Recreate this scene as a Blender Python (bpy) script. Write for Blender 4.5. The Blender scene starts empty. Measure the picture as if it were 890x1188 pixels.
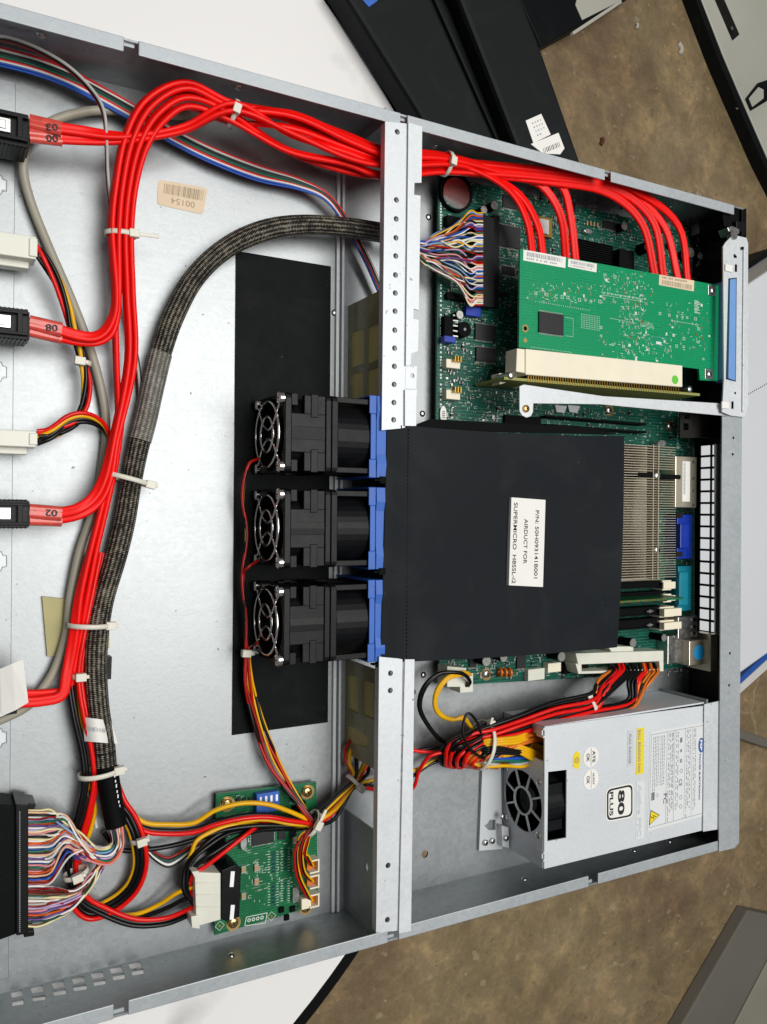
import bpy, math, random
from mathutils import Vector, Matrix
from mathutils.geometry import delaunay_2d_cdt
random.seed(7)
S = 0.001                      # everything below is written in millimetres
sc = bpy.context.scene
COL = sc.collection
# ------------------------------------------------------------ camera model
F, CX, CY, HR = 950.0, 445.0, 594.0, 421.0
_X = Vector((2192 - CX, 608 - CY, F)).normalized()
_Z = Vector((-517.0, -4.0, F)); _Z = (_Z - _Z.dot(_X) * _X).normalized()
_Y = _X.cross(_Z)
if _Y.y > 0: _Y = -_Y
def ray(px, py):
    d = Vector((px - CX, py - CY, F))
    return Vector((_X.dot(d), _Y.dot(d), -_Z.dot(d)))
def at(px, py, z=0.0):         # world mm of the point of height z seen at a pixel
    w = ray(px, py); t = (z - HR) / w.z
    return (w.x * t, w.y * t)
def P(px, py, z=0.0):
    x, y = at(px, py, z); return Vector((x, y, z))
def atX(px, py, X):            # point of the vertical plane x = X
    w = ray(px, py); t = X / w.x
    return (w.y * t, HR + w.z * t)
cam = bpy.data.cameras.new('camera'); co = bpy.data.objects.new('camera', cam); COL.objects.link(co)
co.matrix_world = Matrix(((_X.x, -_X.y, -_X.z, 0), (_Y.x, -_Y.y, -_Y.z, 0), (-_Z.x, _Z.y, _Z.z, HR * S), (0, 0, 0, 1)))
cam.sensor_fit = 'VERTICAL'; cam.sensor_height = 36.0; cam.lens = F / 1188.0 * 36.0
cam.clip_start = 0.01; cam.clip_end = 50
sc.camera = co
# ------------------------------------------------------------ materials
def lin(c):
    if isinstance(c, str):
        c = [int(c[i:i + 2], 16) / 255 for i in (0, 2, 4)]
        c = [x / 12.92 if x <= 0.04045 else ((x + 0.055) / 1.055) ** 2.4 for x in c]
    return (c[0], c[1], c[2], 1.0)
MATS = {}
def mat(name, color, rough=0.5, metal=0.0, var=0.0, vscale=60.0, bump=0.0, bscale=400.0, trans=0.0, coat=0.0, ior=1.45, color2=None, spec=0.5):
    m = bpy.data.materials.new(name); m.use_nodes = True; MATS[name] = m
    nt = m.node_tree; b = nt.nodes['Principled BSDF']
    c = lin(color)
    b.inputs['Base Color'].default_value = c; b.inputs['Roughness'].default_value = rough
    b.inputs['Metallic'].default_value = metal; b.inputs['IOR'].default_value = ior
    b.inputs['Transmission Weight'].default_value = trans; b.inputs['Coat Weight'].default_value = coat
    b.inputs['Specular IOR Level'].default_value = spec
    tc = nt.nodes.new('ShaderNodeTexCoord')
    if var > 0 or color2:
        n = nt.nodes.new('ShaderNodeTexNoise'); n.inputs['Scale'].default_value = vscale; n.inputs['Detail'].default_value = 5
        nt.links.new(tc.outputs['Object'], n.inputs['Vector'])
        r = nt.nodes.new('ShaderNodeValToRGB'); r.color_ramp.elements[0].position = 0.3; r.color_ramp.elements[1].position = 0.7
        c2 = lin(color2) if color2 else (c[0] * (1 - var), c[1] * (1 - var), c[2] * (1 - var), 1)
        r.color_ramp.elements[0].color = c2; r.color_ramp.elements[1].color = c
        nt.links.new(n.outputs['Fac'], r.inputs['Fac']); nt.links.new(r.outputs['Color'], b.inputs['Base Color'])
        m2 = nt.nodes.new('ShaderNodeMapRange'); m2.inputs['To Min'].default_value = max(0.02, rough - 0.08); m2.inputs['To Max'].default_value = min(1, rough + 0.08)
        nt.links.new(n.outputs['Fac'], m2.inputs['Value']); nt.links.new(m2.outputs['Result'], b.inputs['Roughness'])
    if name in ('black_sheet', 'duct_black', 'pc_black', 'black_plastic'):
        src = b.inputs['Base Color'].links[0].from_socket
        n = nt.nodes.new('ShaderNodeTexNoise'); n.inputs['Scale'].default_value = 420 if name != 'pc_black' else 160; n.inputs['Detail'].default_value = 2; nt.links.new(tc.outputs['Object'], n.inputs['Vector'])
        r5 = nt.nodes.new('ShaderNodeValToRGB'); r5.color_ramp.elements[0].position = 0.77; r5.color_ramp.elements[0].color = (0, 0, 0, 1); r5.color_ramp.elements[1].position = 0.82; r5.color_ramp.elements[1].color = (0.35, 0.35, 0.35, 1); nt.links.new(n.outputs['Fac'], r5.inputs['Fac'])
        n6 = nt.nodes.new('ShaderNodeTexNoise'); n6.inputs['Scale'].default_value = 22; n6.inputs['Detail'].default_value = 6; n6.inputs['Distortion'].default_value = 1.5; nt.links.new(tc.outputs['Object'], n6.inputs['Vector'])
        r6 = nt.nodes.new('ShaderNodeValToRGB'); r6.color_ramp.elements[0].position = 0.52; r6.color_ramp.elements[0].color = (0, 0, 0, 1); r6.color_ramp.elements[1].position = 0.8; r6.color_ramp.elements[1].color = (0.045, 0.045, 0.045, 1); nt.links.new(n6.outputs['Fac'], r6.inputs['Fac'])
        ad = nt.nodes.new('ShaderNodeMix'); ad.data_type = 'RGBA'; ad.blend_type = 'ADD'; ad.inputs[0].default_value = 1; nt.links.new(r5.outputs['Color'], ad.inputs[6]); nt.links.new(r6.outputs['Color'], ad.inputs[7])
        mx5 = nt.nodes.new('ShaderNodeMix'); mx5.data_type = 'RGBA'; nt.links.new(ad.outputs[2], mx5.inputs[0]); nt.links.new(src, mx5.inputs[6]); mx5.inputs[7].default_value = (0.16, 0.16, 0.155, 1); nt.links.new(mx5.outputs[2], b.inputs['Base Color'])
    if bump > 0:
        n = nt.nodes.new('ShaderNodeTexNoise'); n.inputs['Scale'].default_value = bscale; n.inputs['Detail'].default_value = 3
        nt.links.new(tc.outputs['Object'], n.inputs['Vector'])
        bp = nt.nodes.new('ShaderNodeBump'); bp.inputs['Strength'].default_value = bump; bp.inputs['Distance'].default_value = 0.0006
        nt.links.new(n.outputs['Fac'], bp.inputs['Height']); nt.links.new(bp.outputs['Normal'], b.inputs['Normal'])
    return m
def galvanised(name, base, dark, rough, metal=0.85, scale=260.0):
    m = bpy.data.materials.new(name); m.use_nodes = True; MATS[name] = m
    nt = m.node_tree; b = nt.nodes['Principled BSDF']; L = nt.links.new
    tc = nt.nodes.new('ShaderNodeTexCoord')
    v = nt.nodes.new('ShaderNodeTexVoronoi'); v.inputs['Scale'].default_value = scale; L(tc.outputs['Object'], v.inputs['Vector'])
    n = nt.nodes.new('ShaderNodeTexNoise'); n.inputs['Scale'].default_value = 14; n.inputs['Detail'].default_value = 7; n.inputs['Roughness'].default_value = 0.65
    L(tc.outputs['Object'], n.inputs['Vector'])
    n2 = nt.nodes.new('ShaderNodeTexNoise'); n2.inputs['Scale'].default_value = 900; n2.inputs['Detail'].default_value = 2; L(tc.outputs['Object'], n2.inputs['Vector'])
    sep = nt.nodes.new('ShaderNodeSeparateColor'); L(v.outputs['Color'], sep.inputs['Color'])
    a = nt.nodes.new('ShaderNodeMath'); a.operation = 'MULTIPLY_ADD'; a.inputs[1].default_value = 0.22; L(sep.outputs[0], a.inputs[0]); L(n.outputs['Fac'], a.inputs[2])
    a2 = nt.nodes.new('ShaderNodeMath'); a2.operation = 'MULTIPLY_ADD'; a2.inputs[1].default_value = 0.25; L(n2.outputs['Fac'], a2.inputs[0]); L(a.outputs[0], a2.inputs[2])
    r = nt.nodes.new('ShaderNodeValToRGB'); r.color_ramp.elements[0].position = 0.4; r.color_ramp.elements[1].position = 1.0
    r.color_ramp.elements[0].color = lin(dark); r.color_ramp.elements[1].color = lin(base)
    L(a2.outputs[0], r.inputs['Fac']); L(r.outputs['Color'], b.inputs['Base Color'])
    mr = nt.nodes.new('ShaderNodeMapRange'); mr.inputs['To Min'].default_value = rough - 0.07; mr.inputs['To Max'].default_value = rough + 0.1
    L(a.outputs[0], mr.inputs['Value']); L(mr.outputs['Result'], b.inputs['Roughness'])
    b.inputs['Metallic'].default_value = metal
    mp = nt.nodes.new('ShaderNodeMapping'); mp.inputs['Scale'].default_value = (30, 900, 30); L(tc.outputs['Object'], mp.inputs['Vector'])
    n3 = nt.nodes.new('ShaderNodeTexNoise'); n3.inputs['Scale'].default_value = 1; n3.inputs['Detail'].default_value = 3; L(mp.outputs[0], n3.inputs['Vector'])
    n4 = nt.nodes.new('ShaderNodeTexNoise'); n4.inputs['Scale'].default_value = 330; n4.inputs['Detail'].default_value = 1; L(tc.outputs['Object'], n4.inputs['Vector'])
    sp_ = nt.nodes.new('ShaderNodeValToRGB'); sp_.color_ramp.elements[0].position = 0.76; sp_.color_ramp.elements[0].color = (1, 1, 1, 1); sp_.color_ramp.elements[1].position = 0.8; sp_.color_ramp.elements[1].color = (0.45, 0.45, 0.45, 1); L(n4.outputs['Fac'], sp_.inputs['Fac'])
    mm = nt.nodes.new('ShaderNodeMix'); mm.data_type = 'RGBA'; mm.blend_type = 'MULTIPLY'; mm.inputs[0].default_value = 1; L(r.outputs['Color'], mm.inputs[6]); L(sp_.outputs['Color'], mm.inputs[7]); L(mm.outputs[2], b.inputs['Base Color'])
    a3 = nt.nodes.new('ShaderNodeMath'); a3.operation = 'MULTIPLY_ADD'; a3.inputs[1].default_value = 0.18; L(n3.outputs['Fac'], a3.inputs[0]); L(a.outputs[0], a3.inputs[2]); L(a3.outputs[0], mr.inputs['Value'])
    bp = nt.nodes.new('ShaderNodeBump'); bp.inputs['Strength'].default_value = 0.25; bp.inputs['Distance'].default_value = 0.0003
    L(a2.outputs[0], bp.inputs['Height']); L(bp.outputs['Normal'], b.inputs['Normal'])
    return m
galvanised('zinc', 'a6aaac', '929698', 0.44, 0.9, 420)
galvanised('zinc_wall', 'a9aeb0', '8b9092', 0.42, 0.85, 300)
galvanised('zinc_bar', 'd9dcdf', 'c6cacd', 0.5, 0.4, 500)
galvanised('zinc_rim', 'b4b9bd', 'a0a6aa', 0.48, 0.5, 500)
galvanised('steel_case', 'd6dade', 'ccd1d5', 0.5, 0.3, 900)
mat('steel', 'c8c8c6', 0.3, 1.0, 0.2, 300)
mat('chrome', 'e8e6e2', 0.16, 1.0)
mat('dark_steel', '3c3a37', 0.4, 0.8, 0.4, 80)
mat('black_sheet', '070a0c', 0.6, 0, 0.2, 120, 0.15, 900, spec=0.12)
mat('duct_black', '12171c', 0.55, 0, 0.15, 30, 0.12, 1500, spec=0.16)
mat('black_plastic', '0c0d10', 0.42, 0, 0.25, 150, 0.1, 1200, spec=0.22)
mat('matt_black', '060708', 0.7, spec=0.12)
mat('chip_black', '141518', 0.45, 0, 0.2, 300)
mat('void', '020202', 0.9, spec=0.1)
mat('blue_plastic', '2c63bd', 0.45, 0, 0.18, 90, 0.1, 700)
mat('pale_blue', '6f9bd6', 0.45, 0, 0.1, 60)
mat('vga_blue', '1536a6', 0.35, 0, 0.15, 100)
mat('teal', '0a7f96', 0.4, 0, 0.15, 100)
mat('cream', 'ece4cd', 0.45, 0, 0.06, 70, 0.08, 500)
mat('milky', 'e9e9db', 0.35, 0, 0.06, 120, 0.1, 300, trans=0.12)
mat('tie', 'ebe7d8', 0.4, 0, 0.08, 200, trans=0.12)
mat('tan_plastic', 'c9b48b', 0.5)
mat('white_label', 'e9e7e2', 0.55, 0, 0.04, 60, spec=0.3)
mat('pale_label', 'd8dadb', 0.5, 0, 0.03, 60, spec=0.3)
mat('peach_label', 'e2cdb0', 0.6, 0, 0.1, 90)
mat('yellow_label', 'e8cf1e', 0.45)
mat('grey_label', 'c3c8cb', 0.5)
mat('ink', '1b1b1e', 0.6); mat('ink_grey', '8b8f93', 0.6); mat('ink_blue', '24529c', 0.6); mat('ink_brown', '9a8a6c', 0.6)
mat('ink_white', 'f2f2f2', 0.6); mat('green_dot', '5fc23a', 0.5); mat('blue_dot', '1f9ad6', 0.5)
mat('film', '8d8a63', 0.25, 0, 0.3, 60, 0.1, 100)
mat('film_cell', 'b9b184', 0.3, 0, 0.3, 45, 0.1, 100)
def translucent(n_, c):
    nt = MATS[n_].node_tree; b = nt.nodes['Principled BSDF']; o = nt.nodes['Material Output']
    t = nt.nodes.new('ShaderNodeBsdfTranslucent'); t.inputs['Color'].default_value = lin(c)
    mx = nt.nodes.new('ShaderNodeMixShader'); mx.inputs[0].default_value = 0.65
    nt.links.new(b.outputs[0], mx.inputs[1]); nt.links.new(t.outputs[0], mx.inputs[2]); nt.links.new(mx.outputs[0], o.inputs['Surface'])
translucent('film_cell', 'f4ecc4')
mat('pad', 'b5ad7c', 0.7, 0, 0.15, 60)
mat('silk', 'cfd8cf', 0.6); mat('solder', 'cfcfca', 0.3, 0.8); mat('gold', 'b8964a', 0.3, 0.9); mat('pcb_edge', '8f9250', 0.6)
mat('smd_tan', 'a78c66', 0.5); mat('orange', 'd8701c', 0.4, 0.2)
mat('heatsink_metal', 'ded5c0', 0.34, 0.85); mat('can_top', 'd8d6cf', 0.25, 0.9); mat('brass', 'c9a870', 0.28, 0.95)
for k, c in dict(red='e0120d', dkred='8e1512', black='0c0c0e', yellow='e6ad08', orange='d9581c', white='e8e6e2', green='1f6a55', dkgreen='0f4439', blue='1b4fae',
                 ltblue='7fa3cf', purple='5f3f86', brown='6b4030', peach='e8b795', lilac='b9a3c6', grey='b5b3ae', pink='d98a8f', cream='e9dfa8', fanred='b3180f', fanor='c8701f').items():
    mat('w_' + k, c, 0.32 if k != 'red' else 0.3, 0, 0.08, 200, spec=0.35)
mat('sata_red', 'f2100a', 0.42, 0, 0.08, 130, 0.05, 700, spec=0.3)
mat('cable_grey', 'a19c8c', 0.45, 0, 0.12, 90)
mat('sleeve_red', 'e8564a', 0.2, 0, 0.25, 300, trans=0.2)
mat('marble', 'd9d7d5', 0.25)
mat('light_case', 'd8d6c8', 0.45, 0.1, 0.18, 4, 0.1, 60)
mat('lid_grey', 'eceef2', 0.45, 0.1, 0.05, 3, 0.05, 200)
mat('pc_black', '0e1214', 0.6, 0, 0.2, 12, 0.12, 800, spec=0.2)
mat('box_grey', '7d786f', 0.6, 0, 0.1, 10, 0.1, 300)
mat('box_beige', 'a09c8c', 0.6, 0, 0.1, 10)
mat('debris', 'cfc8b8', 0.8)

def pcb(name, base, line, dark, scale, pos=0.5):
    m = bpy.data.materials.new(name); m.use_nodes = True; MATS[name] = m
    nt = m.node_tree; b = nt.nodes['Principled BSDF']; L = nt.links.new
    tc = nt.nodes.new('ShaderNodeTexCoord')
    br = nt.nodes.new('ShaderNodeTexBrick'); br.inputs['Scale'].default_value = scale; br.inputs['Mortar Size'].default_value = 0.06
    br.offset = 0.37; br.inputs['Brick Width'].default_value = 1.9; br.inputs['Row Height'].default_value = 0.33
    br.inputs['Color1'].default_value = lin(base); br.inputs['Color2'].default_value = lin(dark); br.inputs['Mortar'].default_value = lin(line)
    L(tc.outputs['Object'], br.inputs['Vector'])
    n = nt.nodes.new('ShaderNodeTexNoise'); n.inputs['Scale'].default_value = scale * 0.5; n.inputs['Detail'].default_value = 6; L(tc.outputs['Object'], n.inputs['Vector'])
    r = nt.nodes.new('ShaderNodeValToRGB'); r.color_ramp.elements[0].position = pos - 0.06; r.color_ramp.elements[1].position = pos + 0.06
    L(n.outputs['Fac'], r.inputs['Fac'])
    mx = nt.nodes.new('ShaderNodeMix'); mx.data_type = 'RGBA'; L(r.outputs['Color'], mx.inputs[0]); mx.inputs[6].default_value = lin(base); L(br.outputs['Color'], mx.inputs[7])
    L(mx.outputs[2], b.inputs['Base Color']); b.inputs['Roughness'].default_value = 0.35; b.inputs['Specular IOR Level'].default_value = 0.3
    v = nt.nodes.new('ShaderNodeTexVoronoi'); v.inputs['Scale'].default_value = scale * 2.2; L(tc.outputs['Object'], v.inputs['Vector'])
    bp = nt.nodes.new('ShaderNodeBump'); bp.inputs['Strength'].default_value = 0.2; bp.inputs['Distance'].default_value = 0.0002
    L(v.outputs['Distance'], bp.inputs['Height']); L(bp.outputs['Normal'], b.inputs['Normal'])
pcb('pcb_dark', '0f4a3d', '1b6652', '0b382f', 160, 0.45)
pcb('pcb_green', '078a5a', '0d9462', '058052', 190, 0.5)
pcb('pcb_mid', '12603a', '1d7a4c', '0c4f2f', 240, 0.5)

def braid(name, c1, c2, su, sv):
    m = bpy.data.materials.new(name); m.use_nodes = True; MATS[name] = m
    nt = m.node_tree; b = nt.nodes['Principled BSDF']; L = nt.links.new
    uv = nt.nodes.new('ShaderNodeUVMap'); sp = nt.nodes.new('ShaderNodeSeparateXYZ'); L(uv.outputs['UV'], sp.inputs[0])
    def M(op, a, b_=None):
        q = nt.nodes.new('ShaderNodeMath'); q.operation = op
        for i, s in enumerate((a, b_)):
            if s is None: continue
            if isinstance(s, (int, float)): q.inputs[i].default_value = s
            else: L(s, q.inputs[i])
        return q.outputs[0]
    u = M('MULTIPLY', sp.outputs[0], su); v = M('MULTIPLY', sp.outputs[1], sv)
    s1 = M('SINE', M('ADD', u, v)); s2 = M('SINE', M('SUBTRACT', u, v))
    p = M('MULTIPLY', s1, s2)
    n = nt.nodes.new('ShaderNodeTexNoise'); n.inputs['Scale'].default_value = 700; tc = nt.nodes.new('ShaderNodeTexCoord'); L(tc.outputs['Object'], n.inputs['Vector'])
    n2 = nt.nodes.new('ShaderNodeTexNoise'); n2.inputs['Scale'].default_value = 160; L(tc.outputs['Object'], n2.inputs['Vector'])
    pn = M('ADD', M('ADD', p, M('MULTIPLY', M('SUBTRACT', n.outputs['Fac'], 0.5), 2.2)), M('MULTIPLY', M('SUBTRACT', n2.outputs['Fac'], 0.5), 1.8))
    r = nt.nodes.new('ShaderNodeValToRGB'); r.color_ramp.elements[0].position = 0.12; r.color_ramp.elements[1].position = 0.75
    r.color_ramp.elements[0].color = lin(c1); r.color_ramp.elements[1].color = lin(c2)
    L(pn, r.inputs['Fac']); L(r.outputs['Color'], b.inputs['Base Color']); b.inputs['Roughness'].default_value = 0.42
    bp = nt.nodes.new('ShaderNodeBump'); bp.inputs['Strength'].default_value = 0.7; bp.inputs['Distance'].default_value = 0.0006
    L(p, bp.inputs['Height']); L(bp.outputs['Normal'], b.inputs['Normal'])
braid('braid', '1d1b18', '9a9382', 16 * math.pi, 3.6)
braid('braid_clear', '6b6860', 'b4b0a8', 16 * math.pi, 3.6)

def concrete():
    m = bpy.data.materials.new('concrete'); m.use_nodes = True; MATS['concrete'] = m
    nt = m.node_tree; b = nt.nodes['Principled BSDF']; L = nt.links.new
    tc = nt.nodes.new('ShaderNodeTexCoord')
    def N(s, d=8, ro=0.6, dist=0.0):
        n = nt.nodes.new('ShaderNodeTexNoise'); n.inputs['Scale'].default_value = s; n.inputs['Detail'].default_value = d; n.inputs['Roughness'].default_value = ro
        n.inputs['Distortion'].default_value = dist; L(tc.outputs['Object'], n.inputs['Vector']); return n
    def ramp(fac, *st):
        r = nt.nodes.new('ShaderNodeValToRGB'); e = r.color_ramp.elements
        while len(e) < len(st): e.new(0.5)
        for q, (p, c) in zip(e, st): q.position = p; q.color = lin(c)
        L(fac, r.inputs['Fac']); return r.outputs['Color']
    def mix(f, a, b_, mode='MIX'):
        x = nt.nodes.new('ShaderNodeMix'); x.data_type = 'RGBA'; x.blend_type = mode
        if isinstance(f, float): x.inputs[0].default_value = f
        else: L(f, x.inputs[0])
        for i, s in ((6, a), (7, b_)):
            if isinstance(s, str): x.inputs[i].default_value = lin(s)
            else: L(s, x.inputs[i])
        return x.outputs[2]
    c1 = ramp(N(4.5, 9, 0.62, 0.5).outputs['Fac'], (0.32, '6d5a45'), (0.46, '9c8868'), (0.58, 'b49f7c'), (0.75, 'cbbb98'))
    c2 = ramp(N(1.7, 4).outputs['Fac'], (0.38, 'b8a57c'), (0.62, '997660'))
    c = mix(0.38, c1, c2)
    w = ramp(N(17, 10, 0.72, 0.3).outputs['Fac'], (0.36, '3c342b'), (0.5, '7f7f7f'), (0.66, 'e4dcc8'))
    c = mix(0.36, c, w, 'OVERLAY')
    w = ramp(N(120, 6, 0.8).outputs['Fac'], (0.3, '4a4038'), (0.7, 'cfc7b8'))
    c = mix(0.3, c, w, 'OVERLAY')
    c = mix(ramp(N(30, 2).outputs['Fac'], (0.70, '000000'), (0.73, '9a9a9a')), c, 'cbbd9f')
    c = mix(ramp(N(75, 2).outputs['Fac'], (0.72, '000000'), (0.76, 'b0b0b0')), c, 'd3c9b4')
    vo = nt.nodes.new('ShaderNodeTexVoronoi'); vo.feature = 'DISTANCE_TO_EDGE'; vo.inputs['Scale'].default_value = 3.0
    wv = nt.nodes.new('ShaderNodeMix'); wv.data_type = 'VECTOR'; wv.inputs[0].default_value = 0.12; L(tc.outputs['Object'], wv.inputs[4]); L(N(9).outputs['Color'], wv.inputs[5]); L(wv.outputs[1], vo.inputs['Vector'])
    ck = ramp(vo.outputs['Distance'], (0.0, 'b0b0b0'), (0.012, '000000')); mk = ramp(N(2.5, 2).outputs['Fac'], (0.5, '000000'), (0.62, 'ffffff'))
    c = mix(mix(1.0, ck, mk, 'MULTIPLY'), c, 'c0ae8c')
    c = mix(ramp(N(60, 3).outputs['Fac'], (0.27, 'aaaaaa'), (0.33, '000000')), c, '4a3a2c')
    L(c, b.inputs['Base Color']); b.inputs['Roughness'].default_value = 0.45
    bp = nt.nodes.new('ShaderNodeBump'); bp.inputs['Strength'].default_value = 0.5; bp.inputs['Distance'].default_value = 0.003
    L(N(40).outputs['Fac'], bp.inputs['Height']); L(bp.outputs['Normal'], b.inputs['Normal'])
concrete()
def marble():
    m = MATS['marble']; nt = m.node_tree; b = nt.nodes['Principled BSDF']; L = nt.links.new
    tc = nt.nodes.new('ShaderNodeTexCoord')
    n = nt.nodes.new('ShaderNodeTexNoise'); n.inputs['Scale'].default_value = 9; n.inputs['Detail'].default_value = 8; n.inputs['Distortion'].default_value = 1.2
    L(tc.outputs['Object'], n.inputs['Vector'])
    r = nt.nodes.new('ShaderNodeValToRGB'); e = r.color_ramp.elements
    e[0].position = 0.33; e[0].color = lin('bcbdba'); e[1].position = 0.46; e[1].color = lin('e6e4e3'); L(n.outputs['Fac'], r.inputs['Fac'])
    L(r.outputs['Color'], b.inputs['Base Color'])
marble()

# ------------------------------------------------------------ mesh builder
ORG = {}
class MB:
    def __init__(s, m=None):
        s.v = []; s.f = []; s.mi = []; s.sm = []; s.mats = []; s.M = None; s.uv = {}; s.m = m
    def idx(s, m):
        m = m or s.m
        if m not in s.mats: s.mats.append(m)
        return s.mats.index(m)
    def add(s, vs, fs, m=None, smooth=False, uvs=None):
        o = len(s.v); k = s.idx(m)
        for q in vs:
            q = Vector(q)
            s.v.append(s.M @ q if s.M else q)
        for i, f in enumerate(fs):
            s.f.append([o + j for j in f]); s.mi.append(k); s.sm.append(smooth)
            if uvs: s.uv[len(s.f) - 1] = uvs[i]
        return s
    def box(s, x0, x1, y0, y1, z0, z1, m=None):
        if x0 > x1: x0, x1 = x1, x0
        if y0 > y1: y0, y1 = y1, y0
        vs = [(x, y, z) for z in (z0, z1) for y in (y0, y1) for x in (x0, x1)]
        return s.add(vs, [(0, 2, 3, 1), (4, 5, 7, 6), (0, 1, 5, 4), (2, 6, 7, 3), (0, 4, 6, 2), (1, 3, 7, 5)], m)
    def obox(s, c, sx, sy, z0, z1, ang=0, m=None):
        ca, sa = math.cos(ang), math.sin(ang)
        pts = [(c[0] + ca * x - sa * y, c[1] + sa * x + ca * y) for x, y in ((-sx / 2, -sy / 2), (sx / 2, -sy / 2), (sx / 2, sy / 2), (-sx / 2, sy / 2))]
        return s.prism(pts, z0, z1, m)
    def prism(s, pts, z0, z1, m=None, holes=(), smooth=False):
        def area(p): return sum(p[i][0] * p[(i + 1) % len(p)][1] - p[(i + 1) % len(p)][0] * p[i][1] for i in range(len(p)))
        pts = [tuple(p)[:2] for p in pts]
        if area(pts) < 0: pts = pts[::-1]
        loops = [pts] + [[tuple(q)[:2] for q in (h if area(h) < 0 else h[::-1])] for h in holes]
        flat = [p for l in loops for p in l]; n = len(flat)
        vs = [(p[0], p[1], z1) for p in flat] + [(p[0], p[1], z0) for p in flat]
        if not holes and n <= 64:
            fs = [tuple(range(n)), tuple(range(2 * n - 1, n - 1, -1))]
        else:
            ed = []; o = 0
            for l in loops: ed += [(o + i, o + (i + 1) % len(l)) for i in range(len(l))]; o += len(l)
            r_ = delaunay_2d_cdt([Vector(p) for p in flat], ed, [], 0, 1e-6)
            cv, orig = r_[0], r_[3]; fs = []
            if len(cv) != n: raise ValueError('overlapping holes %d %d %s %s' % (len(cv), n, loops[0], [l[0] for l in loops[1:]]))
            mp = {i: (orig[i][0] if orig[i] else i) for i in range(len(cv))}
            def inside(p, l):
                c_ = False
                for i in range(len(l)):
                    a, b = l[i - 1], l[i]
                    if (a[1] > p[1]) != (b[1] > p[1]) and p[0] < (b[0] - a[0]) * (p[1] - a[1]) / (b[1] - a[1]) + a[0]: c_ = not c_
                return c_
            for t in r_[2]:
                t = [mp[k] for k in t]; a, b, c = [flat[i] for i in t]
                g = ((a[0] + b[0] + c[0]) / 3, (a[1] + b[1] + c[1]) / 3)
                if not inside(g, loops[0]) or any(inside(g, h) for h in loops[1:]): continue
                if (b[0] - a[0]) * (c[1] - a[1]) - (b[1] - a[1]) * (c[0] - a[0]) < 0: t = (t[0], t[2], t[1])
                fs.append(tuple(t)); fs.append((t[2] + n, t[1] + n, t[0] + n))
        o = 0
        for l in loops:
            k = len(l)
            for i in range(k):
                j = (i + 1) % k; fs.append((o + j, o + i, n + o + i, n + o + j))
            o += k
        return s.add(vs, fs, m, smooth)
    def flat(s, pts, z, m=None):
        pts = [tuple(p)[:2] for p in pts]
        a = sum(pts[i][0] * pts[(i + 1) % len(pts)][1] - pts[(i + 1) % len(pts)][0] * pts[i][1] for i in range(len(pts)))
        if a < 0: pts = pts[::-1]
        return s.add([(p[0], p[1], z) for p in pts], [tuple(range(len(pts)))], m)
    def cyl(s, c, r, z0, z1, m=None, n=20, r2=None, top=None):
        r2 = r if r2 is None else r2
        vs = [(c[0] + r * math.cos(6.2832 * i / n), c[1] + r * math.sin(6.2832 * i / n), z0) for i in range(n)] + \
             [(c[0] + r2 * math.cos(6.2832 * i / n), c[1] + r2 * math.sin(6.2832 * i / n), z1) for i in range(n)]
        s.add(vs, [(i, (i + 1) % n, n + (i + 1) % n, n + i) for i in range(n)], m, True)
        s.add(vs[n:], [tuple(range(n))], top or m); s.add(vs[:n], [tuple(range(n - 1, -1, -1))], m)
        return s
    def ring(s, c, r0, r1, z0, z1, m=None, n=28):
        return s.prism(circ(c, r1, n), z0, z1, m, holes=[circ(c, r0, n)])
    def dome(s, c, r, z0, h, m=None, n=18, k=5):
        vs = []; fs = []
        for j in range(k):
            a = math.pi / 2 * j / k
            vs += [(c[0] + r * math.cos(a) * math.cos(6.2832 * i / n), c[1] + r * math.cos(a) * math.sin(6.2832 * i / n), z0 + h * math.sin(a)) for i in range(n)]
        vs.append((c[0], c[1], z0 + h))
        for j in range(k - 1):
            for i in range(n): fs.append((j * n + i, j * n + (i + 1) % n, (j + 1) * n + (i + 1) % n, (j + 1) * n + i))
        for i in range(n): fs.append(((k - 1) * n + i, (k - 1) * n + (i + 1) % n, len(vs) - 1))
        return s.add(vs, fs, m, True)
    def tube(s, pts, r, m=None, n=8, prof=None, smooth_path=True, seg=6, cap=True, up=Vector((0, 0, 1)), twist=0.0, rs=None, closed=False, angs=None):
        path = spline(pts, seg) if smooth_path else [Vector(p) for p in pts]
        if prof is None: prof = [(math.cos(6.2832 * i / n) * r, math.sin(6.2832 * i / n) * r) for i in range(n)]
        n = len(prof); N = len(path); vs = []; L = 0.0; Ls = []
        sd = None
        for i, p in enumerate(path):
            if closed: t = path[(i + 1) % N] - path[i - 1]
            else: t = (path[min(i + 1, N - 1)] - path[max(i - 1, 0)])
            t = t.normalized() if t.length > 1e-6 else Vector((1, 0, 0))
            if sd is None:
                u = up if abs(t.dot(up)) < 0.95 else Vector((1, 0, 0))
                sd = t.cross(u).normalized()
            sd = (sd - sd.dot(t) * t).normalized(); uu = sd.cross(t)
            if i: L += (p - path[i - 1]).length
            Ls.append(L); a = twist * L
            if angs:
                g = i / seg; g0 = min(int(g), len(angs) - 1); a += angs[g0] + (angs[min(g0 + 1, len(angs) - 1)] - angs[g0]) * (g - g0)
            ca, sa = math.cos(a), math.sin(a)
            k = rs(i / (N - 1)) if rs else 1.0
            for x, y in prof: vs.append(p + sd * ((x * ca - y * sa) * k) + uu * ((x * sa + y * ca) * k))
        fs = []; uvs = []
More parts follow.
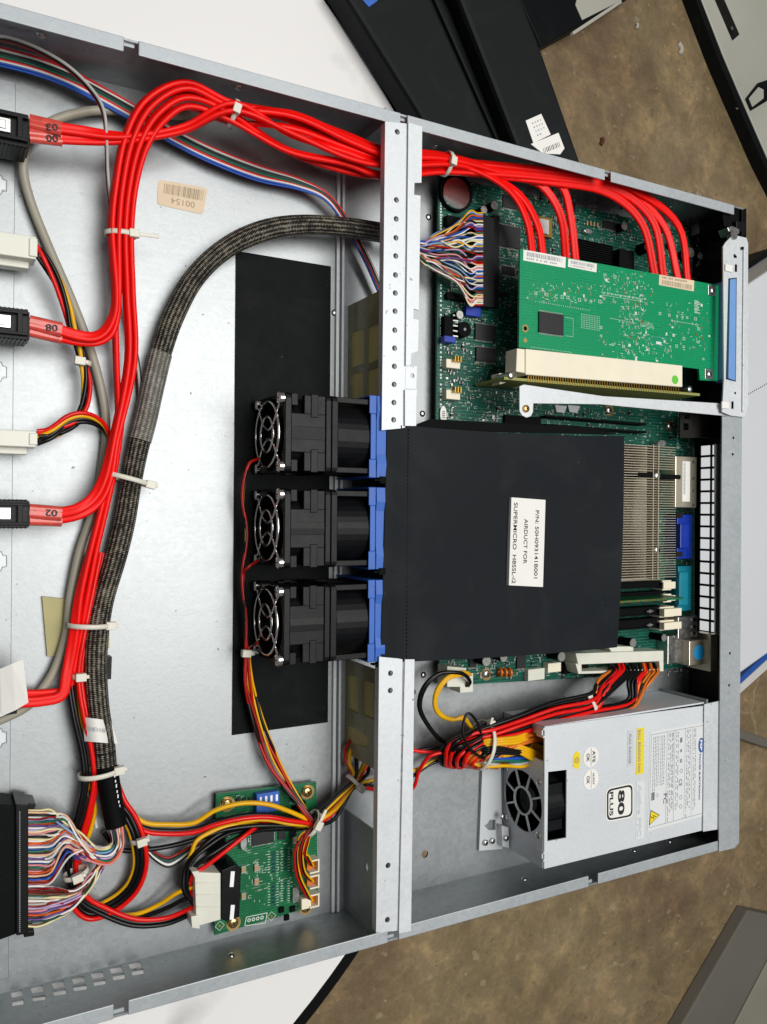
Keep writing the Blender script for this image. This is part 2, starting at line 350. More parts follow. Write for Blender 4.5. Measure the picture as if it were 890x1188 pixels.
        for i in range(N if closed else N - 1):
            i2 = (i + 1) % N
            for j in range(n):
                j2 = (j + 1) % n; fs.append((i * n + j, i * n + j2, i2 * n + j2, i2 * n + j))
                uvs.append(((j / n, Ls[i]), ((j + 1) / n, Ls[i]), ((j + 1) / n, Ls[i2]), (j / n, Ls[i2])))
        s.add(vs, fs, m, True, uvs)
        if cap and not closed:
            s.add(vs[:n], [tuple(range(n - 1, -1, -1))], m); s.add(vs[-n:], [tuple(range(n))], m)
        return s
    def text(s, txt, p0, p1, h, z, m='ink', fit=True, bold=0.0):
        key = (txt, bold)
        if key not in TXT:
            cu = bpy.data.curves.new('t', 'FONT'); cu.body = txt; cu.resolution_u = 3; cu.offset = bold
            ob = bpy.data.objects.new('t', cu); COL.objects.link(ob)
            dg = bpy.context.evaluated_depsgraph_get(); dg.update()
            me = bpy.data.meshes.new_from_object(ob.evaluated_get(dg))
            TXT[key] = ([v.co.copy() for v in me.vertices], [tuple(p.vertices) for p in me.polygons])
            bpy.data.objects.remove(ob); bpy.data.curves.remove(cu); bpy.data.meshes.remove(me)
        vs, fs = TXT[key]
        if not vs: return s
        x0 = min(v.x for v in vs); x1 = max(v.x for v in vs); y1 = max(v.y for v in vs); y0 = min(0, 0)
        p0 = Vector(p0); p1 = Vector(p1); d = p1 - p0; Ln = d.length; d.normalize(); nrm = Vector((-d.y, d.x))
        kx = Ln / (x1 - x0); ky = h / max(y1, 0.01)
        out = [(*(p0 + d * ((v.x - x0) * kx) + nrm * (v.y * ky)), z) for v in vs]
        return s.add(out, fs, m)
    def build(s, name, parent=None, origin=None, bevel=0.0):
        if parent is not None: origin = ORG[parent.name]
        elif origin is None:
            xs = [v.x for v in s.v]; ys = [v.y for v in s.v]; zs = [v.z for v in s.v]
            origin = Vector(((min(xs) + max(xs)) / 2, (min(ys) + max(ys)) / 2, min(zs)))
        me = bpy.data.meshes.new(name)
        me.from_pydata([((v - origin) * S)[:] for v in s.v], [], s.f)
        for m in s.mats: me.materials.append(MATS[m])
        me.polygons.foreach_set('material_index', s.mi); me.polygons.foreach_set('use_smooth', s.sm)
        if s.uv:
            ul = me.uv_layers.new(name='UVMap')
            for pi, uvs in s.uv.items():
                pl = me.polygons[pi]
                for li, q in zip(pl.loop_indices, uvs): ul.data[li].uv = q
        me.update()
        o = bpy.data.objects.new(name, me); COL.objects.link(o); ORG[o.name] = Vector(origin)
        if parent is not None: o.parent = parent
        else: o.location = Vector(origin) * S
        if bevel:
            b = o.modifiers.new('bevel', 'BEVEL'); b.width = bevel * S; b.segments = 2; b.limit_method = 'ANGLE'; b.angle_limit = math.radians(40); b.harden_normals = False
        return o
TXT = {}
def circ(c, r, n=20, ry=None):
    ry = r if ry is None else ry
    return [(c[0] + r * math.cos(6.2832 * i / n), c[1] + ry * math.sin(6.2832 * i / n)) for i in range(n)]
def rect(x0, x1, y0, y1): return [(x0, y0), (x1, y0), (x1, y1), (x0, y1)]
def spline(pts, seg=6):
    pts = [Vector(p) for p in pts]
    if len(pts) < 3: return pts
    q = [pts[0] * 2 - pts[1]] + pts + [pts[-1] * 2 - pts[-2]]; out = []
    for i in range(1, len(q) - 2):
        a, b, c, d = q[i - 1:i + 3]
        for k in range(seg):
            t = k / seg
            out.append(0.5 * ((2 * b) + (c - a) * t + (2 * a - 5 * b + 4 * c - d) * t * t + (3 * b - a - 3 * c + d) * t ** 3))
    out.append(pts[-1]); return out
def tag(o, label=None, cat=None, group=None, kind=None):
    if label: o['label'] = label
    if cat: o['category'] = cat
    if group: o['group'] = group
    if kind: o['kind'] = kind
    return o
def thing(name, loc, label, cat, group=None):
    o = bpy.data.objects.new(name, None); COL.objects.link(o); o.empty_display_size = 0.005
    o.location = Vector(loc) * S; ORG[o.name] = Vector(loc); return tag(o, label, cat, group)
def pp(*pts, z=0):             # polygon from pixels at one height
    return [at(a, b, z) for a, b in pts]
def path(z, *pts):             # wire path; entries (px, py) or (px, py, z)
    return [P(p[0], p[1], p[2] if len(p) > 2 else z) for p in pts]
# ------------------------------------------------------------ the surroundings
TZ = -2.5; GZ = -740.0
b = MB('concrete'); b.box(-2500, 4500, -3500, 3500, GZ - 20, GZ); tag(b.build('floor'), 'brown mottled concrete floor far below the table', 'floor', kind='structure')
tc0 = (-74, 8)
t = thing('round_table', (tc0[0], tc0[1], GZ), 'white marble round table under the open server case', 'table')
MB('marble').cyl(tc0, 385, TZ - 18, TZ, n=160).build('table_top', t)
MB('matt_black').ring(tc0, 385.1, 393, TZ - 20, TZ - 1.5, n=160).build('edge_band', t)
c = MB('matt_black'); c.cyl(tc0, 35, GZ + 20, TZ - 18.5, n=24); c.build('pedestal', t)
MB('matt_black').cyl(tc0, 230, GZ + 1, GZ + 20, n=48, r2=200).build('foot', t)
def slab(poly_px, ztop, zbot, m, name, parent=None, side=None, bevel=3):
    q = MB(m); q.prism(pp(*poly_px, z=ztop), zbot, ztop); return q.build(name, parent, bevel=bevel)
# two black slim computers standing on the floor beyond the table
def box_thing(name, label, cat, poly, zt, zb, m, part, group=None):
    pts = pp(*poly, z=zt); cx_ = sum(p[0] for p in pts) / len(pts); cy_ = sum(p[1] for p in pts) / len(pts)
    t = thing(name, (cx_, cy_, zb), label, cat, group)
    MB(m).prism(pts, zb, zt).build(part, t, bevel=3); return t
t = box_thing('desktop_computer', 'black slim computer with a small blue tag, nearest the white table top', 'computer', [(389, -25), (492, -25), (503, 0), (578, 168), (495, 145), (405, 0)], 16, TZ + .3, 'pc_black', 'case', 'black computers behind the table')
MB('pc_black').prism(pp((493, -25), (522, -25), (533, 0), (600, 175), (580, 170), (504.5, 0), z=4), TZ + .3, 4).build('recessed_side', t, bevel=1)
MB('blue_plastic').prism(pp((421, 0), (437, -6), (438, 1), (428, 8), z=16.5), 16, 16.5).build('tag', t)
t = box_thing('desktop_computer', 'black slim computer with two white stickers beside the bare concrete', 'computer', [(522, -25), (597, -25), (606, 0), (628, 55), (677, 195), (601, 172), (534, 0)], 16, TZ + .3, 'pc_black', 'case', 'black computers behind the table')
s = MB('white_label'); s.prism(pp((610, 140), (628, 132), (639, 156), (619, 166), z=16.4), 16, 16.4)
for k in range(14): s.obox(at(618 + (k % 4) * 3.0 + (k // 4) * 2, 143 + (k // 4) * 4.6 - (k % 4) * 1.3, 16.4), .7 + random.random() * .6, .9, 16.4, 16.45, 0.5, 'ink_grey')
s.build('sticker', t)
s = MB('white_label'); s.prism(pp((616, 167), (648, 154), (655, 172), (650, 179), (630, 178), z=16.8), 16, 16.8)
for k in range(11): s.obox(at(631 + k * 1.8, 175 - k * 0.75, 16.8), 0.3 + random.random() * .4, 3, 16.8, 16.85, 0.4, 'ink')
s.build('sticker', t)
t = box_thing('server_case', 'black case with a grey metal corner at the top edge of the photo', 'computer', [(585, -40), (745, -40), (738, -8), (672, 30), (628, 54)], -690, GZ, 'pc_black', 'case')
s = MB('light_case'); s.prism(pp((672, -12), (738, -18), (722, 0), (676, 23), (668, 5), z=-687), -690, -687); s.build('metal_panel', t, bevel=1)
MB('light_case').prism(pp((664, 37), (720, 0), (722, 3), (666, 40), z=-684), -690, -684).build('trim', t)
t = box_thing('tower_computer', 'computer with a pale metal side up and black front, right of the concrete patch', 'computer', [(802, -30), (814, 0), (839, 64), (856, 104), (890, 182), (1000, 400), (1100, 200), (1000, -150)], -710, GZ, 'light_case', 'case')
s = MB('pc_black'); s.prism(pp((796, -30), (801, -30), (813, 0), (838, 65), (855, 105), (889, 183), (999, 401), (994, 404), (884, 186), (850, 108), (833, 68), (808, 2), z=-712), GZ, -711); s.build('front_bezel', t, bevel=1)
s = MB('dark_steel'); s.prism(pp((829, -2), (838, -6), (858, 40), (850, 47), z=-709), -710, -709); s.build('slot', t)
s = MB('steel'); s.cyl(at(849, 33, -708), 4, -709, -707); s.build('screw', t)
s = MB('black_plastic'); s.prism(pp((866, 114), (880, 96), (892, 92), (892, 116), (872, 128), z=-706), -710, -706); s.build('latch', t, bevel=1)
s = MB('light_case'); s.prism(pp((869, 114), (880, 101), (886, 104), (886, 114), (873, 124), z=-705), -706, -705); s.build('latch_plate', t)
s = MB('chrome')
for a in ((857, 124), (865, 137)): s.obox(at(a[0], a[1], -714), 8, 4, -718, -714, 0.9)
s.build('clip', t)
t = box_thing('storage_case', 'light grey metal case lying behind the rear of the open server', 'computer', [(770, 395), (960, 268), (975, 700), (905, 748), (852, 786), (770, 800)], -400, GZ, 'lid_grey', 'case')
s = MB('matt_black')
for k in range(12): s.cyl(at(869 + k * 2.3, 457 - k * 1.3, -399.5), 1.0, -400, -399.6, n=8)
s.build('vent_holes', t)
t = box_thing('dark_case', 'black case edge behind the pale grey metal case', 'computer', [(852, 318), (900, 285), (905, 345), (845, 362)], -470, GZ, 'pc_black', 'case')
t = thing('floor_plank', P(875, 790, -700), 'white and blue strip on the floor beside the rear corner', 'strip')
s = MB('white_label'); s.prism(pp((846, 806), (905, 752), (906, 762), (848, 814), z=-690), -700, -690); s.build('white_edge', t)
s = MB('blue_plastic'); s.prism(pp((844, 800), (904, 744), (905, 751), (846, 805), z=-692), -702, -692); s.build('blue_edge', t)
s = MB('box_grey'); s.prism(pp((846, 842), (905, 862), (905, 873), (846, 853), z=-722), GZ + 1, -722); tag(s.build('floor_strip', bevel=3), 'dull grey strip on the concrete right of the power supply', 'strip')
t = box_thing('equipment_box', 'grey-brown box lying on the concrete at the lower right corner', 'box', [(868, 1056), (960, 1075), (1000, 1230), (760, 1270), (757, 1248), (792, 1188)], -712, GZ, 'box_grey', 'case')
s = MB('box_beige'); s.prism(pp((892, 1113), (955, 1090), (995, 1225), (820, 1252), (853, 1188), z=-708), -712, -708); s.build('lid', t, bevel=2)
for i, (a, b_, r) in enumerate(((788, 63, 5), (697, 168, 4), (738, 33, 3))):
    s = MB('debris' if i != 1 else 'w_brown'); p = P(a, b_, GZ + 2)
    s.tube([p, p + Vector((r * 1.0, r * 2.0, 1)), p + Vector((r * 0.6, r * 3.4, 0)), p + Vector((-r * .4, r * 4.4, 0))][:3 if i else 4], r, n=7)
    tag(s.build('debris'), ['white crumpled scrap on the concrete near the top', 'thin brown chip on the concrete by the stickered computer', 'tiny pale scrap on the concrete near the top edge'][i], 'debris')
# ------------------------------------------------------------ chassis
X0, X1, YT, YB, H = -70.0, 487.0, 211.8, -227.5, 43.0
case = thing('server_chassis', (210, -8, TZ), 'open galvanised steel server case seen from above, lid removed', 'server case')
holes = []
vent_px = [(59, 740, 44, 25), (82, 733, 45, 25), (104, 727, 45, 22), (126, 721, 43, 22), (148, 716, 45, 22)]
vent = [((175, 745), (218, 738), (222, 760), (186, 768)), ((245, 730), (288, 724), (294, 744), (254, 752)), ((310, 712), (353, 706), (360, 727), (320, 735)),
        ((375, 694), (416, 688), (424, 709), (384, 716)), ((440, 679), (482, 672), (489, 693), (449, 700)), ((104, 760), (147, 753), (150, 777), (112, 785)), ((36, 776), (74, 768), (80, 792), (42, 800))]
for a, b_, r in ((493, 991, 2.3), (480, 803, 1.7), (421, 1007, 2)): holes.append(circ(at(a, b_, 0), r, 16))
MB('zinc').prism(rect(X0, X1 - 0.6, YB + 0.6, YT - 0.6), -1.2, 0, holes=holes).build('floor_pan', case)
# dark void sheet for the two occluded vents is simply the shade below; side walls
def wall_y(y0, y1, x0, x1, hl=(), m='zinc_wall'):
    w = MB(m); w.M = Matrix(((1, 0, 0, 0), (0, 0, -1, y1), (0, 1, 0, 0), (0, 0, 0, 1)))
    w.prism(rect(x0, x1, -1.0, H - 0.9), 0, y1 - y0, holes=hl); return w
wall_y(YT - 1, YT, X0, X1).build('side_wall', case)
hl = []
def atY(px, py, Y):
    w = ray(px, py); t = Y / w.y
    return (w.x * t, HR + w.z * t)
low = [((180, 775), (226, 767), (229, 787), (188, 793)), ((249, 759), (297, 752), (300, 770), (256, 777)), ((319, 741), (362, 735), (366, 752), (325, 759)), ((385, 721), (428, 714), (431, 733), (391, 740)), ((452, 704), (493, 698), (496, 716), (456, 723)), ((110, 795), (155, 789), (158, 806), (114, 811)), ((40, 810), (80, 802), (83, 822), (44, 828))]
for q in vent + low: hl.append([atY(a / 2.967, 888 + b_ / 2.967, YB + 1) for a, b_ in q])
hl = [[(x, max(z, .6)) for x, z in h] for h in hl]
wall_y(YB, YB + 1, X0, X1, hl).build('side_wall', case)
def fl(name, x0, x1, y0, y1, z=H, t_=0.9, hl=(), m='zinc_rim', bev=0.35):
    return MB(m).prism(rect(x0, x1, y0, y1), z - t_, z, holes=hl).build(name, case, bevel=0 if hl else bev)
def xr(px, py): return at(px, py, H)[0]
tops = [(X0, xr(144, 42)), (xr(161, 47), xr(465, 132)), (xr(473, 137), xr(702, 200)), (xr(709, 203), xr(852, 238))]
for a, c_ in tops: fl('rim', a, c_, YT - 6.6, YT)
bots = [(X0, xr(132, 1180)), (xr(149, 1175), xr(450, 1088)), (xr(463, 1085), xr(683, 1028)), (xr(694, 1024), xr(833, 988))]
for a, c_ in bots: fl('rim', a, c_, YB, YB + 6.6)
for a in (tops[0][1], tops[1][1], tops[2][1]):  # small folded lips at the rim gaps
    MB('zinc_rim').box(a + 0.3, a + 5, YT - 2.6, YT, H - 3.5, H - 2.6).build('rim_lip', case)
for a in (bots[0][1], bots[1][1], bots[2][1]):
    MB('zinc_rim').box(a + 0.3, a + 5, YB, YB + 2.6, H - 3.5, H - 2.6).build('rim_lip', case)
def rivet(parent, p, r, m='steel', ax=None, name='rivet'):
    q = MB(m)
    if ax is not None: q.M = ax
    q.dome(p, r, 0, r * 0.6, n=12, k=4); return q.build(name, parent)
def axY(x, y, z, sgn):        # local z axis points along sgn*Y
    return Matrix(((1, 0, 0, x), (0, 0, sgn, y), (0, -sgn, 0, z), (0, 0, 0, 1)))
def axX(x, y, z, sgn):        # local z axis points along sgn*X
    return Matrix(((0, 0, sgn, x), (1, 0, 0, y), (0, sgn, 0, z), (0, 0, 0, 1)))
for px in (48, 278): x = at(px, 60 if px < 100 else 102, 30)[0]; rivet(case, (0, 0), 2.4, 'steel', axY(x, YT - 1, 28, -1))
for x in (250, 330, 400, 440): rivet(case, (0, 0), 1.8, 'steel', axY(x, YT - 1, 20, -1))
for px, py in ((268, 1118), (608, 1028), (735, 996), (776, 986)): x = at(px, py, 18)[0]; rivet(case, (0, 0), 1.9, 'steel', axY(x, YB + 1, 18, 1))
# rear panel with the square vent holes
cells = []; ya, za = atX(813, 517, 486); yb, zb = atX(813, 733, 486); zt = atX(838, 517, 486)[1]
rows = 16; pitch = (ya - yb) / rows
zlo, zhi = za, zt; zm = (zlo + zhi) / 2
for i in range(rows):
    y1 = ya - i * pitch
    for z0, z1 in ((zlo, zm - 0.6), (zm + 0.6, zhi)): cells.append(rect(y1 - pitch + 1.3, y1 - 0.3, z0, z1))
w = MB('dark_steel'); w.M = Matrix(((0, 0, 1, 485.6), (1, 0, 0, 0), (0, 1, 0, 0), (0, 0, 0, 1)))  # dark colour covers both the port shield and the shade on this wall
w.prism(rect(YB + 1, YT - 1, 0.1, H - 0.95), 0, 1, holes=cells); w.build('rear_panel', case)
fh = [circ(at(a, b_, H), 1.0, 12) for a, b_ in ((851, 508), (850, 527), (847, 758), (846, 795))]
MB('zinc_rim').prism(pp((838, 483), (861, 483), (857.5, 978), (852, 984), (834, 988), z=H), H - 0.9, H, holes=fh).build('rear_rim', case)
MB('zinc_bar').prism(pp((817.5, 817), (836, 813), (835, 962), (816, 965), z=41.8), 41, 41.8).build('rear_bracket', case, bevel=.2)
MB('zinc_wall').box(455.6, 457, -211, -124.5, 0.1, 40.8).build('divider', case)
MB('zinc_wall').prism(pp((830, 515), (842, 515), (842, 740), (830, 735), z=38), 37, 38).build('rear_lip', case)
# crossbar ---------------------------------------------------------------
bar = MB('zinc_bar'); hy = [153, 232, 254, 276, 297, 319, 340, 361, 383, 404, 425, 446, 467, 487, 781, 801, 1004, 1067]
hl = [circ(at(461 - (y - 150) * 0.0125, y, 44), 1.45, 16) for y in hy]
def seg_bar(y0, y1, name='crossbar'):
    L0 = lambda y: 447 - (y - 141) * .0112
    q = MB('zinc_bar'); q.prism(pp((L0(y0), y0), (L0(y0) + 22, y0 + 2), (L0(y1) + 22, y1 - 2), (L0(y1), y1), z=44), 43, 44, holes=[circ(at(461 - (y - 150) * 0.0125, y, 44), 1.5, 16) for y in hy if y0 < y < y1])
    o = q.build(name, case)
    q = MB('zinc_bar'); q.prism(pp((L0(y0) + 22, y0 + 2), (L0(y0) + 27, y0 + 3), (L0(y1) + 27, y1 - 3), (L0(y1) + 22, y1 - 2), z=42.2), 41.4, 42.2); q.build('crossbar_groove', case)
    q = MB('zinc_bar'); q.prism(pp((L0(y0) + .5, y0), (L0(y0) + 3.5, y0), (L0(y1) + 3.5, y1), (L0(y1) + .5, y1), z=43.6), 38.5, 42.9); q.build('crossbar_edge', case)
    q = MB('zinc_wall'); q.prism(pp((L0(y0) + 4, y0 + 2), (L0(y0) + 20, y0 + 2), (L0(y1) + 20, y1 - 2), (L0(y1) + 4, y1 - 2), z=39), 38, 39); q.build('crossbar_underside', case)
    return o
seg_bar(141, 499); seg_bar(762, 1082)
def strip(poly, z_, hl=()): MB('zinc_bar').prism(pp(*poly, z=z_), z_ - .9, z_, holes=hl).build('crossbar_strip', case)
strip(((474, 142), (490, 147), (489, 212), (481, 212), (480.5, 226), (488, 227), (486, 360), (480, 358), (479.5, 370), (486, 371), (485, 407), (477, 410), (476.5, 424), (471, 424)), 43.6)
strip(((470, 452), (484, 452), (483, 464), (483, 494), (470, 494)), 43.6)
strip(((470, 765), (481, 765), (477, 1080), (463, 1083)), 43.6)
strip(((471, 424.5), (484, 425), (483, 451.5), (470, 451)), 42.4, [circ(at(478, 436, 42), 1.3, 14)])
# vertical web of the crossbar, in three pieces; tape-like film over two of them
def web(y0, y1, hl=(), m='zinc_wall', X=205.0, th=0.9, name='crossbar_web', z0=0.1, z1=42.9):
    w = MB(m); w.M = Matrix(((0, 0, 1, X), (1, 0, 0, 0), (0, 1, 0, 0), (0, 0, 0, 1)))
    w.prism(rect(y1, y0, z0, z1), 0, th, holes=hl); return w.build(name, case)
def cell(*q): return [(min(max(y, web_lo), web_hi), min(max(z_, .8 + .01 * i), 42 - .01 * i)) for i, (y, z_) in enumerate(atX(a, b_, 205) for a, b_ in q)]
yA, yB_ = atX(402, 356, 205)[0], atX(405, 470, 205)[0]; web_lo, web_hi = yB_ + .6, yA - .6
web(yA, yB_, [cell((409, 385), (422, 381), (422, 421), (408, 427)), cell((427, 380), (440, 375), (439, 417), (426, 422)), cell((409, 434), (421, 431), (421, 464), (409, 464)), cell((427, 430), (439, 426), (438, 464), (426, 464))], 'film')
web(yA, yB_, (), 'film_cell', 206.2, 0.3, 'film')
yA, yB_ = atX(402, 765, 205)[0], atX(405, 875, 205)[0]; web_lo, web_hi = yB_ + .6, yA - .6
web(yA, yB_, [cell((404, 783), (416, 786), (416, 828), (404, 822)), cell((421, 789), (434, 793), (434, 835), (421, 829)), cell((404, 842), (414, 845), (428, 857), (428, 868), (404, 862))], 'film')
web(yA, yB_, (), 'film_cell', 206.2, 0.3, 'film')
web(atX(402, 940, 205)[0], YB + 1.2, [[(atX(425, 1006, 205)[0] + 2.2 * math.cos(i * .4), atX(425, 1006, 205)[1] + 2.2 * math.sin(i * .4)) for i in range(15)]])
web(YT - 7, atX(402, 165, 205)[0])
# ridges on the pan left of the crossbar and small front step
r_ = MB('zinc_bar'); r_.box(196.5, 198.5, YB + 1.2, YT - 1.2, 0.05, 2.2); r_.box(199.5, 201, YB + 1.2, YT - 1.2, 0.05, 3.2); r_.build('floor_ridge', case, bevel=.3)
r_ = MB('zinc'); r_.box(X0, 30.5, YB + 8, YT - 12, 0.05, 1.6); r_.build('front_step', case, bevel=.3)
for py in (213, 430, 650, 855):
    q = MB('ink_grey'); c0 = P(-1, py, 1.7)
    q.tube([c0 + Vector(v) for v in ((-3, 4, 0), (1.0, 4, 0), (1.6, 2.4, 0), (3.2, 2.0, 0), (3.2, -3, 0), (1.4, -3.4, 0), (0.8, -5, 0), (-3, -5, 0))], 0.2, n=5, smooth_path=False)
    q.prism([(c0.x + u_, c0.y + v_) for u_, v_ in ((-3, 3.4), (.6, 3.4), (1.2, 1.9), (2.7, 1.5), (2.7, -2.5), (1.0, -2.9), (.4, -4.4), (-3, -4.4))], 1.62, 2.3, 'zinc_bar'); q.build('stamped_tab', case)
# rubber rivets / floor screws
for a, b_ in ((388, 363), (491, 783), (490, 480), (497, 252)): rivet(case, at(a, b_, 0), 2.0, 'steel')
# ------------------------------------------------------------ black insulating sheet
tag(MB('black_sheet').prism(pp((274, 291), (384, 309), (380.5, 838), (269.5, 853), z=0.7), 0.12, 0.7).build('insulating_sheet'), 'large black plastic sheet lying flat on the case floor under the fans', 'plastic sheet')
# ------------------------------------------------------------ fans
def make_fan():
    t = thing('cooling_fan', (150, 0, 1), 'x', 'fan', 'black server fans in a row')
    T = lambda x: Matrix(((0, 0, 1, x), (1, 0, 0, 0), (0, 1, 0, 20.6), (0, 0, 0, 1)))   # local disc plane -> YZ, local z -> +X
    def sq(h=20.0, r=3.0):
        o = []
        for cx_, cy_, a0 in ((h - r, h - r, 0), (-h + r, h - r, 90), (-h + r, -h + r, 180), (h - r, -h + r, 270)):
            for k in range(4): a = math.radians(a0 + 30 * k); o.append((cx_ + r * math.cos(a), cy_ + r * math.sin(a)))
        return o
    def unit(x0, name, first):
        f = MB('black_plastic'); f.M = T(x0)
        for z0, z1 in ((0, 3.4), (22.2, 25.2)): f.prism(sq(), z0, z1, holes=[circ((0, 0), 18.6, 40)])
        f.ring((0, 0), 18.4, 19.6, 3.4, 22.2, n=40)
        f.M = None
        for sy in (-1, 1):
            for sz in (-1, 1):   # corner posts
                if first:
                    f.box(x0 + 3.4, x0 + 7, sy * 19.6, sy * 13.5, 20.6 + sz * 19.6, 20.6 + sz * 13)
                    f.box(x0 + 10.5, x0 + 22.2, sy * 19.2, sy * 9.5, 20.6 + sz * 19.3, 20.6 + sz * 15.5)
                    f.box(x0 + 14, x0 + 18, sy * 19.8, sy * 8.0, 20.6 + sz * 19.8, 20.6 + sz * 15.5)
                else:
                    f.box(x0 + 2.5, x0 + 22.5, sy * 19.5, sy * 16.5, 20.6 + sz * 19.5, 20.6 + sz * 16.5)
        if first:
            f.box(x0 + 3.4, x0 + 22.2, -9.8, 9.8, 38.2, 39.9); f.box(x0 + 3.4, x0 + 22.2, -9.8, 9.8, 1.3, 3)
        return f.build(name, t, bevel=0.35)
    unit(151.0, 'housing', True); unit(176.6, 'housing', False)
    h = MB('black_plastic'); h.M = T(153.0); h.cyl((0, 0), 9.5, 0, 12, n=28)
    hub = h.build('hub', t, bevel=.5)
    for k in range(7):
        bl = MB('black_plastic'); a = k * 6.2832 / 7; vs = []
        for r, w, z0 in ((9, .36, 1), (13.5, .33, .5), (17.8, .30, 0)):
            for s_ in (-1, 1):
                aa = a + s_ * w + (r - 9) * .03
                vs.append((r * math.cos(aa), r * math.sin(aa), 1.5 + (s_ + 1) * 4))
        vs += [(x, y, z + .9) for x, y, z in vs]
        bl.M = T(153.5); bl.add(vs, [(0, 2, 3, 1), (2, 4, 5, 3), (6, 7, 9, 8), (8, 9, 11, 10), (0, 1, 7, 6), (4, 10, 11, 5), (0, 6, 8, 2), (2, 8, 10, 4), (1, 3, 9, 7), (3, 5, 11, 9)])
        bl.build('blade', t)
    g = MB('chrome'); g.M = T(148.9)
    for r in (17.0, 9.2):
        g.tube([Vector((r * math.cos(i * .2618), r * math.sin(i * .2618), 0)) for i in range(24)], 0.7, n=8, smooth_path=False, closed=True)
    for sx in (-1, 1):
        for sy in (-1, 1):    # spokes bend in as two V shapes
            g.tube([Vector((sx * 17.2, sy * 17.2, 1.3)), Vector((sx * 12.4, sy * 13.4, .9)), Vector((sx * 6.0, sy * 8, .9)), Vector((sx * 3.2, sy * 3.4, .9)), Vector((sx * 2.4, 0, .9))], 0.7, n=8)
            g.ring((sx * 17.0, sy * 17.0), 1.0, 2.5, 1.2, 1.9, n=16)
    gr = g.build('finger_guard', t)
    for sx in (-1, 1):
        for sy in (-1, 1):
            q = MB('chrome'); q.M = axX(149.3, sx * 17.0, 20.6 + sy * 17.0, -1)
            q.cyl((0, 0), 3.1, -1.5, .6, n=20); q.dome((0, 0), 3.05, .6, 1.2, n=20); q.box(-1.7, 1.7, -.3, .3, 1.5, 1.86, 'matt_black'); q.box(-.3, .3, -1.7, 1.7, 1.5, 1.84, 'matt_black'); q.build('screw', t)
    # blue rubber mounting frame
    m = MB('blue_plastic'); m.M = Matrix(((0, 0, 1, 199.5), (1, 0, 0, 0), (0, 1, 0, 20.6), (0, 0, 0, 1)))
    m.prism([(-21.5, -20.4), (21.5, -20.4), (21.5, 21.6), (14, 22), (9, 21.2), (-9, 21.2), (-14, 22), (-21.5, 21.6)], 2.2, 8.0, holes=[circ((0, 0), 18.6, 32)])
    m.M = None
    m.box(197.6, 201.8, -21.5, -12, 41.0, 41.6); m.box(197.6, 201.8, 12, 21.5, 41.0, 41.6); m.box(198.6, 201.8, -12, 12, 40.7, 41.2)
    m.box(197.5, 201.8, -21.6, -20.6, 1, 41.5); m.box(197.5, 201.8, 20.6, 21.6, 1, 41.5)
    m.build('mounting_frame', t, bevel=.4)
    k = MB('matt_black'); k.box(203.4, 207.2, -24.4, -20.8, 39.0, 42.9); k.box(200.5, 203.4, -23.2, -22.4, 39.0, 42.6); k.build('frame_clip', t)
    return t
def kids(o): return [c for c in bpy.data.objects if c.parent == o]
fan = make_fan()
ysf = [at(385, y, 40)[1] for y in (504, 613, 723)]
labs = ['topmost of the three black fans, nearest the perforated strip', 'middle of the three black fans with silver wire guards', 'lowest of the three black fans, above the bound fan wires']
for i, y in enumerate(ysf):
    if i == 0: o = fan
    else:
        o = fan.copy(); COL.objects.link(o)
        for ch in kids(fan):
            c = ch.copy(); COL.objects.link(c); c.parent = o
    o.location = Vector((150, y, 1.0)) * S; o['label'] = labs[i]
for c in kids(fan): pass
# ------------------------------------------------------------ air duct
t = thing('air_duct', P(585, 625, 10), 'large flat black plastic air duct covering the board, white label in its middle', 'air duct')
tp = pp((449.5, 492), (520, 494), (600, 499), (670, 502), (724.5, 506), (722, 620), (718, 692), (716, 751), (640, 757), (560, 762), (500, 766), (441.5, 769), z=42.4)
d = MB('duct_black'); n = 26; A, B_, C_, D_ = pp((449.5, 492), (724.5, 506), (716, 751), (441.5, 769), z=42.4)
vs = []
for j in range(n + 1):
    for i in range(n + 1):
        u, v = i / n, j / n
        x = (A[0] * (1 - u) + B_[0] * u) * (1 - v) + (D_[0] * (1 - u) + C_[0] * u) * v; y = (A[1] * (1 - u) + B_[1] * u) * (1 - v) + (D_[1] * (1 - u) + C_[1] * u) * v
        y += -1.6 * math.sin(math.pi * u) * (1 - v) + (-1.2 * math.sin(math.pi * u)) * v
        x += 1.6 * u * math.sin(math.pi * v)
        z = 42.4 - 1.8 * math.sin(math.pi * u) * (math.sin(math.pi * v)) + 0.35 * math.sin(5 * u + 3 * v) * math.sin(math.pi * v) - (0.5 if abs(u - .085) < .02 else 0)
        vs.append((x, y, z))
fs = [(j * (n + 1) + i, (j + 1) * (n + 1) + i, (j + 1) * (n + 1) + i + 1, j * (n + 1) + i + 1) for j in range(n) for i in range(n)]
d.add(vs, fs, smooth=True)
rim = [j * (n + 1) for j in range(n + 1)][::-1] + list(range(n + 1))[1:] + [j * (n + 1) + n for j in range(n + 1)][1:] + [n * (n + 1) + i for i in range(n)][::-1]
lo = [(vs[i][0] - (0 if i % (n + 1) else -0.0), vs[i][1], 17.0 if not (i % (n + 1)) == n else vs[i][2] - 1.2) for i in rim]
k = len(rim); d.add([vs[i] for i in rim] + lo, [(i, (i + 1) % k, k + (i + 1) % k, k + i) for i in range(k)])
fx = at(474, 600, 43)[0]
for k in range(60):
    yy = 44 - k * 2.05; d.box(fx - .14, fx + .14, yy - .55, yy + .55, 41.2, 42.36 - 1.8 * math.sin(math.pi * .1) * math.sin(math.pi * (k + .5) / 60) + .15, 'matt_black')
d.build('duct_body', t)
